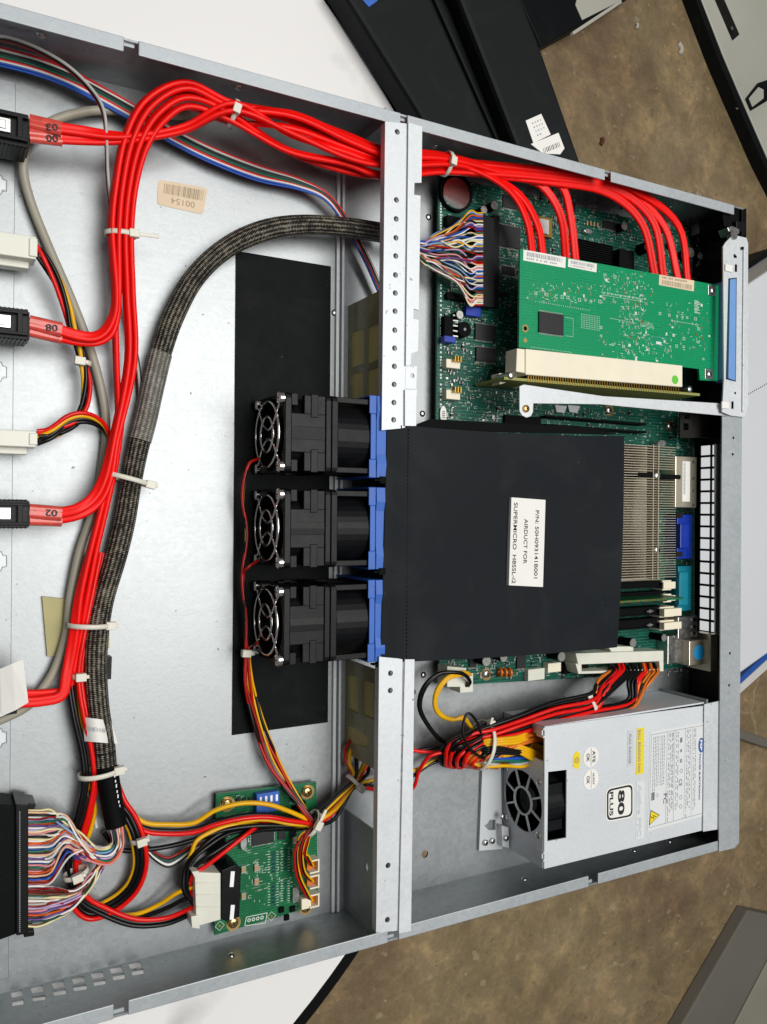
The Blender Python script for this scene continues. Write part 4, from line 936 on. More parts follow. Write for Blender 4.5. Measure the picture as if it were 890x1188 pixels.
q = MB('steel'); q.prism(pp((844, 264), (850, 262), (858, 266), (858, 271), (848, 273), z=44), 36, 44); q.cyl(at(852, 272, 46), 3.4, 42, 46, n=20); q.build('clip', br, bevel=.3)
q = MB('black_plastic'); q.prism(pp((854, 256), (865, 258), (865, 270), (855, 268), z=43), 30, 43); q.build('clip_block', br, bevel=.5)
MB('matt_black').prism(pp((838, 245), (866, 242), (866, 275), (840, 262), z=40), 20, 40).build('rear_corner', case)
for a, b_, w in ((808, 266, 12), (820, 264, 7)):
    q = MB('dark_steel'); y_, z_ = atX(a, b_, 480); q.box(479, 480, y_ - w / 3, y_ + w / 3, z_ - 3.5, z_ + 3.5, 'steel'); q.build('rear_tab', case)
# ------------------------------------------------------------ power supply
PZ = 40.5
ps = thing('power_supply', P(720, 920, 0.3), 'grey steel power supply unit with round fan and white spec label', 'power supply')
q = MB('steel_case'); tl, tr, br_, bl_ = pp((632, 843), (819, 818.5), (816.5, 963), (631.5, 1008), z=PZ)
PX0 = (tl[0] + bl_[0]) / 2; PYT = tl[1]; PYB = bl_[1]
cutp = pp((636, 895.5), (657.5, 893), (657, 972), (635, 976), z=PZ)
q.prism([tl, tr, br_, bl_], PZ - 1, PZ, holes=[cutp]); q.build('top_plate', ps)
fc = atX(605, 928, PX0); fy, fz = fc[0], 20.0
hy = []
w = MB('steel_case'); w.M = Matrix(((0, 0, 1, PX0 - 0.1), (1, 0, 0, 0), (0, 1, 0, 0), (0, 0, 0, 1)))
w.prism([(PYB, .5), (PYT, .5), (PYT, PZ - 1.1), (PYT - 6, PZ - 1.1), (PYT - 6, 14), (PYT - 21, 14), (PYT - 21, PZ - 1.1), (PYB, PZ - 1.1)], 0, 1, holes=[circ((fy, fz), 18.3, 48)])
w.build('front_plate', ps)
w = MB('steel_case'); w.box(PX0 + 1, tr[0] - .5, PYT - 1, PYT, .5, PZ - 1.05); w.box(PX0 + 1, br_[0] - .5, PYB, PYB + 1, .5, PZ - 1.05); w.box(tr[0] - 1.5, tr[0] - .5, PYB + 1, PYT - 1, .5, PZ - 1.05); w.build('side_plates', ps)
w = MB('black_plastic'); w.M = Matrix(((0, 0, 1, PX0 + 1.2), (1, 0, 0, 0), (0, 1, 0, 0), (0, 0, 0, 1)))
w.prism(rect(fy - 20, fy + 20, fz - 19.3, fz + 18.9), 0, 3, holes=[circ((fy, fz), 18, 36)]); w.prism(rect(fy - 20, fy + 20, fz - 19.3, fz + 18.9), 16, 19, holes=[circ((fy, fz), 18, 36)]); w.ring((fy, fz), 18, 19, 3, 16, n=36)
w.cyl((fy, fz), 8.5, 3, 14, n=28)
fn = w.build('fan', ps)
for k in range(7):
    a = k * 6.2832 / 7; bl = MB('black_plastic'); bl.M = w.M; vs = []
    for r in (8.3, 13, 17.3):
        for s_ in (-1, 1): aa = a + s_ * .34; vs.append((r * math.cos(aa), r * math.sin(aa), 4 + (s_ + 1) * 4))
    vs += [(x, y, z + .9) for x, y, z in vs]
    bl.add(vs, [(0, 2, 3, 1), (2, 4, 5, 3), (6, 7, 9, 8), (8, 9, 11, 10), (0, 6, 8, 2), (2, 8, 10, 4), (1, 3, 9, 7), (3, 5, 11, 9), (4, 10, 11, 5)]); bl.build('blade', fn)
w = MB('steel_case'); w.M = Matrix(((0, 0, 1, PX0 - .3), (1, 0, 0, 0), (0, 1, 0, 0), (0, 0, 0, 1)))
w.ring((fy, fz), 7.6, 8.8, 0, 1, n=36)
for k in range(8):
    a = k * .7854 + .39; w.prism([(fy + r * math.cos(a) + s_ * .6 * math.sin(a), fz + r * math.sin(a) - s_ * .6 * math.cos(a)) for r, s_ in ((8.7, 1), (18.4, 1), (18.4, -1), (8.7, -1))], 0.05, .95)
w.build('fan_grille', ps)
for sy in (-1, 1):
    for sz in (-1, 1): q = MB('chrome'); q.M = axX(PX0 - .1, fy + sy * 16, fz + sz * 15.4, -1); q.cyl((0, 0), 2.3, 0, .5, n=20); q.dome((0, 0), 2.2, .5, .8, n=18); q.obox((0, 0), 2.6, .5, 1.2, 1.4, .7, 'matt_black'); q.build('screw', ps)
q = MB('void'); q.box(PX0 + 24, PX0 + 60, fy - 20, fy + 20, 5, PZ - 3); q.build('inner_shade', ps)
q = MB('black_plastic')
for k in (-1, 0, 1): q.box(PX0 + 4, PX0 + 16, fy + k * 11 - 3, fy + k * 11 + 3, 34, 38)
q.build('fan_ribs', ps, bevel=.3)
for y in (850, 993):
    q = MB('steel_case'); a = at(634, y, PZ); q.box(a[0] - 2.6, a[0] + 1, a[1] - 3, a[1] - 1.6, PZ - 6, PZ + .4); q.box(a[0] - 2.6, a[0] + 1, a[1] + 1.6, a[1] + 3, PZ - 6, PZ + .4); q.box(a[0] - 2.6, a[0] - 1.6, a[1] - 1.6, a[1] + 1.6, PZ - 6, PZ - 1)
    q.build('hinge_tab', ps, bevel=.2)
z = PZ
def plabel(poly, m, h=.2): q = MB(m); q.prism(pp(*poly, z=z + h), z, z + h); return q
q = plabel(((754.5, 849), (818, 837.5), (816.5, 946.5), (751.5, 964.5)), 'pale_label')
def lp(u, v, e=0):   # u across (towards the rear), v down the label
    A, B_, C_, D_ = [Vector(p) for p in pp((754.5, 849), (818, 837.5), (816.5, 946.5), (751.5, 964.5), z=z + .2)]
    return (A * (1 - u) + B_ * u) * (1 - v) + (D_ * (1 - u) + C_ * u) * v
def lrect(q, u0, u1, v0, v1, m, e=.03): q.flat([lp(u0, v0), lp(u1, v0), lp(u1, v1), lp(u0, v1)], z + .2 + e, m)
for u in (.02, .3, .44, .63, .76, .985): lrect(q, u, u + .006, .03, .97, 'ink_grey')
for v in (.03, .965): lrect(q, .027, .985, v, v + .005, 'ink_grey', .05)
for u in (.06, .09, .12, .15, .19, .22, .25): 
    v = .06
    while v < (.55 if u > .1 else .62): w_ = R.uniform(.01, .035); lrect(q, u, u + .012, v, v + w_, 'ink_grey'); v += w_ + .008
for u in (.33, .36, .39, .41, .47, .5, .66, .69, .72, .79, .82):
    v = .05
    while v < R.uniform(.8, .95): w_ = R.uniform(.01, .05); lrect(q, u, u + .013, v, v + w_, 'ink_grey'); v += w_ + R.choice((.008, .012, .03))
for u, v, w_, k in ((.56, .12, .05, 1), (.56, .24, .03, 1), (.56, .34, .04, 1), (.57, .45, .03, 0), (.57, .72, .04, 0), (.57, .82, .03, 0)):
    c_ = lp(u, v + w_ / 2); q.ring(c_, 1.0, 1.4, z + .2, z + .26, 'ink_grey', n=18) if not k else lrect(q, u - .02, u + .02, v, v + w_, 'ink_grey')
a, b_ = lp(.53, .55), lp(.53, .62); q.text('CE', a, b_, 3.0, z + .3, 'ink')
a, b_ = lp(.54, .12), lp(.54, .17); q.text('UL', a, b_, 1.8, z + .32, 'ink')
a, b_ = lp(.26, .66), lp(.26, .76); q.text('FC', a, b_, 3.0, z + .32, 'ink')
for u in (.1, .13): lrect(q, u - .05, u - .03, .62, .70, 'ink', .06)
q.ring(lp(.15, .66), 1.2, 1.5, z + .2, z + .3, 'ink_grey', n=4)
a, b_ = lp(.90, .33), lp(.90, .82); q.text('POWER ELECTRONIC', a, b_, 1.3, z + .32, 'ink_blue', bold=.03)
lb = q.build('spec_label', ps)
q = MB('ink_blue'); q.cyl(lp(.935, .23), 1.0, z + .2, z + .3, n=4) if False else None
c_ = lp(.93, .24); q.prism([(x, y) for x, y in circ(c_, 2.6, 28, 5.0)], z + .2, z + .34); q.text('FSP', (c_.x - 1, c_.y + 3.6), (c_.x - 1, c_.y - 3.6), 2.0, z + .4, 'ink_white', bold=.03); q.build('logo_sticker', lb)
q = MB('yellow_label'); A, B_, C_ = lp(.04, .79), lp(.20, .865), lp(.02, .945)
q.flat([A, B_, C_], z + .3, 'ink'); g = (A + B_ + C_) / 3; q.flat([g + (p - g) * .84 for p in (A, B_, C_)], z + .36)
q.tube([Vector((g.x - 2.2, g.y + .4, z + .45)), Vector((g.x + .2, g.y - 1.0, z + .45)), Vector((g.x - .3, g.y + 1.0, z + .45)), Vector((g.x + 2.2, g.y - .2, z + .45))], .3, 'ink', n=5, smooth_path=False); q.build('warning_triangle', lb)
q = plabel(((739, 845), (747.5, 844), (747, 897), (738, 899)), 'yellow_label'); tx(q, 'BALL BEARING FAN', (740.5, 847), (740, 896), 2.3, z + .2, 'ink_grey', .02); q.build('label', ps)
q = plabel(((728.5, 848), (735, 847), (734.5, 889), (728, 890)), 'grey_label'); tx(q, 'FULL RANGE', (730, 852), (729.5, 886), 1.8, z + .2, 'ink_grey', .02); q.build('label', ps)
q = plabel(((739, 907), (748, 906), (747.5, 972), (738, 974)), 'pale_label'); tx(q, 'Active PFC', (740.5, 910), (739.5, 971), 3.2, z + .2, 'grey_label', .04); q.build('label', ps)
def rr(poly, r=.18, k=4):
    P4 = [Vector(p) for p in poly]; out = []
    for i in range(4):
        p, a, c_ = P4[i], P4[i - 1], P4[(i + 1) % 4]; da = (a - p) * r; dc = (c_ - p) * r
        for j in range(k + 1):
            t_ = j / k; out.append(p + da * (1 - t_) ** 2 + dc * t_ ** 2)
    return out
def sc_(poly, f_): g = sum((Vector(p) for p in poly), Vector((0, 0))) / len(poly); return [g + (Vector(p) - g) * f_ for p in poly]
base = pp((703, 915), (735, 908), (735, 948), (703, 954), z=z + .2)
q = MB('white_label'); q.prism(rr(base), z, z + .2); q.flat(rr(sc_(base, .93)), z + .23, 'ink'); q.flat(rr(sc_(base, .82)), z + .26)
tx(q, '80', (717.5, 917), (717, 946), 5.4, z + .2, 'ink', .035); tx(q, 'PLUS', (707.5, 919), (707.2, 947), 3.0, z + .2, 'ink', .03); q.build('label', ps)
for y, words_ in ((878, ('ATE', 'OK')), (904, ('HI-POT', 'OK'))):
    q = MB('white_label'); c_ = at(685.5, y, z); q.prism([(x, y_) for x, y_ in circ(c_, 6.2, 28)], z, z + .2 + (y - 878) * .002)
    q.flat(rect(c_[0] - .1, c_[0] + .15, c_[1] - 5.5, c_[1] + 5.5), z + .3, 'ink')
    hh = 2.2 if y == 878 else 1.5
    q.text(words_[0], (c_[0] + 1.2, c_[1] + 3.6), (c_[0] + 1.2, c_[1] - 3.6), hh, z + .34, 'ink', bold=.02); q.text('OK', (c_[0] - 3.6, c_[1] + 2.4), (c_[0] - 3.6, c_[1] - 2.6), 2.4, z + .34, 'ink', bold=.02); q.build('label', ps)
q = MB('yellow_label'); c_ = at(669, 882, z); q.prism([(x, y) for x, y in circ(c_, 3.0, 24, 5.4)], z, z + .2); q.ring(c_, 1.6, 1.9, z + .2, z + .24, 'ink_brown')
for k in (-1, 0, 1): q.flat(rect(c_[0] + k - .2, c_[0] + k + .2, c_[1] - 1.6, c_[1] + 1.6), z + .26, 'ink_brown')
q.build('label', ps)
q = MB('grey_label'); q.prism(pp((560, 884), (581, 884), (583, 985), (556, 987), z=2.5), .3, 2.5, holes=[pp((562, 958), (566, 955), (568, 951), (575, 951), (575, 963), (567, 963), z=2.5)])
q.build('mounting_plate', ps); screw(ps, 564, 978, 4, 1.8); screw(ps, 572, 976, 4, 1.8); q = MB('zinc_bar'); q.prism(pp((582, 958), (590, 960), (591, 984), (583, 982), z=8), .5, 8); q.build('foot', ps); screw(ps, 588, 973, 9.5, 1.8); screw(ps, 584, 948, 9.5, 1.8)
# ------------------------------------------------------------ small green fan board on the case floor
fb = thing('fan_control_board', P(308, 995, 3), 'small green circuit board screwed to the case floor at the bottom, wires crossing it', 'circuit board')
FZ = 5.5
q = MB('pcb_mid'); q.prism(pp((251, 921), (367, 907), (369, 1050), (249, 1085), z=FZ), FZ - 1.6, FZ)
R = random.Random(21)
silk(q, 90, 283, 345, 975, 1050, FZ, rng=R); silk(q, 40, 262, 350, 925, 975, FZ, rng=R)
for (x0, x1, y0, y1) in ((312, 322, 988, 1012), (327, 335, 984, 1010), (312, 322, 1025, 1050), (327, 335, 1022, 1045)):
    for s_ in (x0, x1):
        for k in range(9): a = at(s_, y0 + (y1 - y0) * k / 8, FZ); q.flat(rect(a[0] - .6, a[0] + .6, a[1] - .15, a[1] + .15), FZ + .04, 'silk')
    a = at(x0 + 3, y0, FZ); c_ = at(x1 - 3, y1, FZ); q.flat(rect(a[0], c_[0], c_[1], a[1]), FZ + .05, 'pcb_dark')
a = pp((286, 1064), (310, 1059), (308, 1071), (284, 1074), z=FZ)
for i in range(4):
    p, p2 = Vector(a[i]), Vector(a[(i + 1) % 4]); d = (p2 - p).normalized(); n_ = Vector((-d.y, d.x)) * .2; q.flat([p - n_, p2 - n_, p2 + n_, p + n_], FZ + .03 + i * .004, 'silk')
for i in range(4): q.ring(at(289 + i * 5, 1067.5 - i, FZ), .5, 1.0, FZ, FZ + .1, 'silk', n=12)
for px, py in ((255, 1074), (315, 1063)):
    a = at(px, py, FZ); q.ring(a, 2.3, 2.6, FZ, FZ + .06, 'silk', n=4); q.cyl(a, .7, FZ, FZ + .1, 'gold', n=10)
q.text('CN1 CN2', at(334, 988, FZ), at(334, 1008, FZ), 1.2, FZ + .1, 'silk') if False else None
q.build('board', fb)
for a, b_ in ((264, 933), (357, 919), (271, 1071), (355, 1053)): q = MB('brass'); q.ring(at(a, b_, FZ + .3), 1.6, 4.0, FZ, FZ + .3); q.build('screw_ring', fb); screw(fb, a, b_, FZ + 2, 2.8, 'brass')
q = MB('blue_plastic'); p0 = at(298, 922, 10); p1 = at(324, 940, 10); q.box(p0[0], p1[0], p0[1], p1[1], FZ, 10)
for k in range(4): q.box(p0[0] + 1.5 + k * 3, p0[0] + 2.8 + k * 3, p0[1] - 5, p0[1] - 1.5, 10, 10.3, 'ink_white')
q.build('switch_block', fb, bevel=.2)
chip(fb, 293, 958, 318, 977, 1.5, FZ); chip(fb, 323, 964, 331, 973, 1, FZ, pins=False); chip(fb, 336, 962, 344, 971, 1, FZ, pins=False)
for x in (297, 304, 311): chip(fb, x - 22, 926, x - 18, 934, 1.2, FZ, pins=False)
q = MB('steel'); q.prism([(x, y) for x, y in circ(at(283, 978, 9), 1.9, 20, 4.2)], FZ, 9); q.build('crystal', fb, bevel=.3)
for x, y in ((345, 927), (351, 935), (345, 941)): blk(fb, x - 4, y - 4, x + 4, y + 3, 9, FZ, 'matt_black', 'pin_header')
for x, y in ((283, 1009), (283, 1040), (298, 1007), (298, 1023), (342, 975), (342, 990)):
    q = MB('smd_tan'); c_ = at(x, y, 7); q.box(c_[0] - 1.2, c_[0] + 1.2, c_[1] - 1.8, c_[1] + 1.8, FZ, 7); q.box(c_[0] - 1.21, c_[0] + 1.21, c_[1] - 1.82, c_[1] - 1.2, FZ, 7.03, 'solder'); q.box(c_[0] - 1.21, c_[0] + 1.21, c_[1] + 1.2, c_[1] + 1.82, FZ, 7.03, 'solder'); q.build('resistor', fb)
for x, y in ((327, 1056), (340, 1055), (333, 1065)):
    q = MB('matt_black'); c_ = at(x, y, 7); q.box(c_[0] - 1.4, c_[0] + 1.4, c_[1] - 1.4, c_[1] + 1.4, FZ, 7); q.build('transistor', fb)
q = MB('steel'); q.prism(pp((341, 1010), (352, 1020), (354, 1048), (342, 1046), z=8), FZ, 8) if False else q.box(*[at(k, 1040, 8)[0] for k in (340, 347)], *[at(343, k, 8)[1] for k in (1030, 1047)], FZ, 8); q.build('jumper_block', fb)
for y in (1005, 1023, 1045):
    q = MB('cream'); c_ = at(366, y, 12); q.box(c_[0] - 3.2, c_[0] + 2.4, c_[1] - 3.6, c_[1] - 2.8, FZ, 12); q.box(c_[0] - 3.2, c_[0] + 2.4, c_[1] + 2.8, c_[1] + 3.6, FZ, 12)
    q.box(c_[0] + 1.6, c_[0] + 2.4, c_[1] - 2.8, c_[1] + 2.8, FZ, 12); q.box(c_[0] - 3.2, c_[0] + 1.6, c_[1] - 2.8, c_[1] + 2.8, FZ, 8, 'orange'); q.build('wire_socket', fb)
q = MB('cream'); c_ = at(358, 1048, 12); q.box(c_[0] - 3.6, c_[0] + 2, c_[1] - 3.4, c_[1] + 2.4, FZ, 11); q.build('wire_socket', fb, bevel=.3)
q = MB('black_plastic'); q.prism(pp((257, 1010), (274, 1003), (280, 1008), (278, 1064), (262, 1069), (256, 1066), z=20), FZ, 20)
ct = q.build('power_socket', fb, bevel=.5)
for y0, y1 in ((1011, 1029), (1050, 1067)): q = MB('ink_white'); q.prism(pp((268, y0), (272.5, y0), (271, y1), (266.5, y1), z=20.3), 20, 20.3); q.build('keying_slot', ct)
MB('matt_black').prism(pp((243, 955), (262, 950), (262, 1000), (245, 1005), z=9), FZ, 9).build('pin_header', fb)
# ------------------------------------------------------------ cables
def dual(r, d, a=0):
    o = []
    for sgn in (1, -1):
        for k in range(7):
            t_ = math.radians(-125 + 250 * k / 6); x, y = d + r * math.cos(t_), r * math.sin(t_)
            o.append((sgn * x, sgn * y))
    ca, sa = math.cos(a), math.sin(a)
    return [(x * ca - y * sa, x * sa + y * ca) for x, y in o]
def offset_path(center, offs, seg=5, rng=None, jit=0.0):
    """center: Vectors; offs: (u, v) per control point (u sideways, v up)"""
    c_ = [Vector(p) for p in center]; out = []
    for i, p in enumerate(c_):
        t_ = (c_[min(i + 1, len(c_) - 1)] - c_[max(i - 1, 0)]).normalized(); sd = Vector((-t_.y, t_.x, 0))
        if sd.length < .05: sd = Vector((1, 0, 0))
        sd.normalize(); up = t_.cross(sd) * 1.0
        if up.z < 0: up = -up
        u, v = offs[i] if isinstance(offs, list) else offs
        if rng: u += rng.uniform(-jit, jit); v += rng.uniform(-jit, jit)
        q = p + sd * u + up * v; out.append(q)
    return out
R = random.Random(2)
# red data cables: eight
G_RED = 'red data cables tied in one bundle'
VB = [(131, 700, 12), (124, 640, 12), (128, 600, 13), (131, 552, 14), (141, 480, 15), (144, 420, 16), (142, 340, 17), (140, 271, 18), (145, 215, 20), (157, 165, 24), (180, 128, 28), (218, 110, 31), (268, 130, 32), (335, 152, 31), (400, 176, 30), (448, 190, 29), (518, 190, 29), (585, 197, 29), (650, 208, 31), (710, 224, 33)]
ends = [[(560, 201, 31), (594, 224, 31), (612, 258, 31), (618, 296, 31.5)], [(566, 203, 28), (603, 226, 30), (624, 262, 31), (630, 298, 31.5)],
        [(600, 205, 28), (630, 217, 29), (651, 252, 31), (657, 303, 31.5)], [(610, 207, 30), (650, 215, 30), (662, 252, 31), (668, 305, 31.5)],
        [(640, 211, 32), (705, 224, 33), (745, 260, 33), (760, 322, 31.5)], [(650, 207, 33), (715, 220, 34), (758, 258, 34), (770, 324, 31.5)],
        [(660, 203, 31), (725, 222, 32), (770, 262, 33), (787, 326, 31.5)], [(670, 202, 33), (735, 220, 35), (787, 262, 34), (798, 328, 31.5)]]
slots = {0: (-1.8, 5.2), 1: (1.8, 5.0), 2: (-4.4, .8), 3: (-1.45, 2.0), 4: (1.5, 1.4), 5: (4.4, .6), 6: (-2.9, -4.0), 7: (2.9, -4.0)}
starts = {
    0: [(34, 141, 24), (60, 147, 25), (95, 152, 25), (130, 157, 25), (165, 156, 26), (215, 146, 28)],
    1: [(34, 157, 23), (60, 160, 23), (95, 162, 23), (130, 163, 23), (165, 161, 25), (215, 152, 28)],
    2: [(34, 374, 24), (60, 380, 24), (90, 389, 22), (112, 390, 21), (127, 376, 20), (134, 345, 19)],
    3: [(34, 382, 23), (60, 388, 22), (90, 395, 19), (115, 395, 18), (131, 381, 18), (137, 345, 18)],
    4: [(34, 593, 24), (60, 595, 24), (88, 591, 21), (108, 577, 19), (121, 552, 18), (131, 510, 17)],
    5: [(34, 601, 23), (60, 602, 22), (90, 597, 19), (112, 583, 17), (126, 556, 16), (135, 510, 16)],
    6: [(20, 815, 12), (50, 813, 12), (72, 806, 12), (78, 780, 12), (86, 735, 12), (92, 690, 12), (104, 640, 13), (117, 590, 14), (129, 540, 15), (137, 490, 16)],
    7: [(20, 806, 9), (50, 806, 9), (76, 800, 9), (85, 770, 10), (92, 730, 10), (100, 690, 11), (111, 640, 12), (123, 590, 13), (134, 540, 14), (141, 490, 15)]}
cab_lab = ['red data cable from topmost plug, upper strand, ending leftmost on the green card', 'red data cable from topmost plug, lower strand of its pair', 'red data cable from second plug down, upper strand of its pair', 'red data cable from second plug down, lower strand of its pair', 'red data cable from third plug down, upper strand of its pair', 'red data cable from third plug down, lower strand of its pair', 'red data cable from under the white paper flap, left strand', 'red data cable from under the white paper flap, right strand']
mixu = {218: 1.25, 180: 1.3, 157: 1.15, 268: 1.0, 335: 2.3, 400: 1.9, 448: 1.6, 518: .9, 585: 1.0}
perm = [3, 0, 5, 1, 6, 2, 7, 4]
for i in range(8):
    st_ = starts[i]; pts = path(0, *st_)
    vb = [v for v in VB[4:16+1]]
    if i < 2: use = [v for v in VB if v[0] >= 268 and v[1] < 200]
    elif i < 4: use = [v for v in VB if v[1] <= 300 and v in VB[4:17]]
    elif i < 6: use = [v for v in VB if v[1] <= 430 and v in VB[4:17]]
    else: use = [v for v in VB if v[1] <= 430 and v in VB[4:17]]
    use = [v for v in use if v[0] <= 520]
    offs = []
    su, sv = slots[i]
    for v in use:
        k = mixu.get(v[0], 1.0)
        if v[0] >= 335:
            pu, pv = slots[perm[i]]; sgn = -1
            wob = 2.2 * math.sin(i * 2.4 + v[0] * .02) if v[0] in (335, 400) else 0
            offs.append((pu * k + wob, pv * (1.0 if v[0] < 500 else .8)))
        else:
            offs.append((-su * k, sv * k))
    mid = offset_path(path(0, *use), offs)
    ns = len(st_); angs = [0.0] * (3 if i < 6 else 4) + [.5, 1.0, 1.4, 1.5, 1.5, 1.5][:max(0, ns - (3 if i < 6 else 4))]
    for v in use: angs.append({335: .8 + .25 * (i % 3), 400: .6 + .3 * (i % 3), 448: .9, 518: .9}.get(v[0], 1.5))
    angs += [.6, .3, .1, 0.0]
    pts += mid + path(0, *ends[i])
    t = thing('data_cable', pts[0], cab_lab[i], 'cable', G_RED)
    q = MB('sata_red'); q.tube(pts, 1, prof=dual(1.3, 1.28), seg=6, angs=angs); q.build('cord', t)
    if i < 6:
        a = P(*st_[0]); b_ = P(*st_[1]); q = MB('sleeve_red'); q.tube([a, (a * .4 + b_ * .6), b_ + (b_ - a) * .45], 1, prof=dual(1.9, 1.5), n=12)
        q.build('marker_sleeve', t)
    if i in (0, 1, 2, 4):
        q = MB('ink'); x0, y0 = st_[1][0] + 5, st_[1][1] + 3; zt_ = st_[1][2] + 2.1
        q.text({0: '03', 1: '00', 2: '08', 4: '02'}[i], at(x0 + 2, y0 - 6, zt_), at(x0 - 12, y0 - 7, zt_), 3.0, zt_, 'ink', bold=.02); q.build('marking', t)
# drive plugs at the left edge
plug_l = ['topmost black drive plug with metal latch at the left edge', 'black drive plug at the left edge between two milky power plugs', 'lowest visible black drive plug with metal latch, below the lower milky power plug']
for i, (y0, y1) in enumerate(((116, 172), (349, 396), (577, 615))):
    t = thing('drive_plug', P(10, (y0 + y1) / 2, 8), plug_l[i], 'plug', 'black drive plugs along the left edge')
    zt_ = 30; q = MB('black_plastic'); a = at(-22, y0, zt_); b_ = at(33, y1, zt_); q.box(a[0], b_[0], b_[1] + 1, a[1] - 1, 10, zt_ - 2)
    m_ = (a[1] + b_[1]) / 2; hgt = (a[1] - b_[1])
    q.box(a[0], b_[0], m_ + hgt * .26, m_ + hgt * .34, zt_ - 2, zt_ + .6); q.box(a[0], b_[0], m_ - hgt * .34, m_ - hgt * .26, zt_ - 2, zt_ + .6); q.box(b_[0] - 4.5, b_[0] - 2.4, m_ - hgt * .34, m_ + hgt * .34, zt_ - 1.9, zt_ + .5)
    k = a[0] + .6
    while k < b_[0] - .8: q.box(k, k + .8, a[1] - 1.01, a[1] - .6, 12, zt_ - 3); q.box(k, k + .8, b_[1] + .6, b_[1] + 1.01, 12, zt_ - 3); k += 1.7
    q.box(b_[0], b_[0] + .8, m_ - hgt * .4, m_ + hgt * .4, 14, 26)
    q.build('plug_body', t, bevel=.3)
    q = MB('steel'); q.box(a[0] + 2, b_[0] - 7, m_ - hgt * .17, m_ + hgt * .2, zt_ - 2, zt_ - .6); q.box(b_[0] - 13, b_[0] - 9, m_ - hgt * .1, m_ + hgt * .12, zt_ - .6, zt_); q.box(a[0] + 3, b_[0] - 15, m_ - hgt * .2, m_ - hgt * .13, zt_ - .7, zt_ - .2, 'void'); q.build('latch', t, bevel=.3)
t = thing('drive_plug', P(4, 822, 6), 'black drive plug mostly hidden under the white paper flap', 'plug', 'black drive plugs along the left edge')
q = MB('black_plastic'); q.prism(pp((-20, 795), (18, 800), (20, 828), (-20, 834), z=18), 4, 18); q.build('plug_body', t, bevel=.4)
f_ = thing('paper_flap', P(10, 800, 20), 'white paper label flap covering the lowest drive plug at the left edge', 'label')
q = MB('white_label'); A = [P(-14, 782, 22), P(-12, 836, 19), P(0, 776, 26), P(2, 831, 20), P(14, 770, 28), P(18, 824, 22), P(27, 765, 27), P(33, 815, 23)]
q.add(A + [v - Vector((0, 0, .3)) for v in A], [(0, 1, 3, 2), (2, 3, 5, 4), (4, 5, 7, 6), (8, 10, 11, 9), (10, 12, 13, 11), (12, 14, 15, 13), (0, 2, 10, 8), (2, 4, 12, 10), (4, 6, 14, 12), (6, 7, 15, 14), (1, 9, 11, 3), (3, 11, 13, 5), (5, 13, 15, 7), (0, 8, 9, 1)])
q.build('paper', f_)
# ---- generic wires
def wire(parent, col, r, pts, name='wire', seg=6, n=8):
    q = MB(col if col in MATS else 'w_' + col); q.tube(pts, r, n=n, seg=seg); return q.build(name, parent)
def tie(px, py, z, ang, a, bb, head=None, label='', w=1.1, hs=1.0, tail=0):
    """strap ring round a bundle; ang = photo angle (deg) of the bundle; a/bb half width and half height in mm"""
    c_ = P(px, py, z); d = Vector((math.cos(math.radians(ang)), -math.sin(math.radians(ang)), 0)); sd = Vector((-d.y, d.x, 0))
    t = thing('cable_tie', c_, label, 'cable tie', 'milky cable ties round the wires')
    q = MB('tie'); ring_ = [c_ + sd * (a * math.cos(k * .2618)) + Vector((0, 0, bb * math.sin(k * .2618))) for k in range(24)]
    q.tube(ring_, 1, prof=[(-.35, -w), (.35, -w), (.35, w), (-.35, w)], smooth_path=False, closed=True, up=d); q.build('strap', t)
    h_ = head if head is not None else 40
    e = math.radians(h_); p = c_ + sd * (a * math.cos(e)) + Vector((0, 0, bb * math.sin(e) + .8))
    q = MB('tie'); M_ = Matrix(((d.x, sd.x, 0, p.x), (d.y, sd.y, 0, p.y), (0, 0, 1, p.z), (0, 0, 0, 1))); q.M = M_
    q.box(-1.9 * hs, 1.9 * hs, -2.4 * hs, 2.4 * hs, -1.6, 1.6); q.box(-.9, .9, 2.4 * hs, 2.4 * hs + 1.4 + tail, -.3, .4); q.build('head', t, bevel=.5)
    return t
# grey round cable
t = thing('round_cable', P(75, 330, 4), 'beige-grey round cable curving down the left beside the red bundle', 'cable')
wire(t, 'cable_grey', 2.15, path(5, (236, 128, 8), (205, 134, 8), (175, 130, 7), (130, 128, 7), (95, 130, 8), (58, 142, 9), (34, 165, 9), (27, 195, 8), (36, 235), (58, 290), (82, 345), (103, 400), (117, 450), (123, 495), (118, 545), (107, 595), (92, 640), (82, 690), (77, 735), (64, 775), (47, 802), (28, 822), (-15, 842)), 'cable', n=14)
# thin black-and-white lead pair
t = thing('thin_lead', P(70, 60, 20), 'thin grey and black lead arching over the coloured flat wires at upper left', 'cable')
a = [(-12, 42), (10, 43), (45, 56), (80, 77), (108, 105), (121, 130), (124, 165), (126, 210), (134, 270), (146, 330), (155, 395), (162, 450), (158, 500), (150, 545)]
zz = [24, 24, 24, 25, 26, 27, 24, 18, 12, 9, 7, 6, 5, 5]
wire(t, 'w_grey', .75, [P(x, y, z) for (x, y), z in zip(a, zz)]); wire(t, 'w_black', .7, [P(x - .5 + (2.6 if i > 7 else 0), y + 2.8, z - 1) for i, ((x, y), z) in enumerate(zip(a, zz))]); wire(t, 'w_dkred', .5, [P(x - 1.5, y + 4.2, z - 1.5) for i, ((x, y), z) in enumerate(zip(a, zz))])
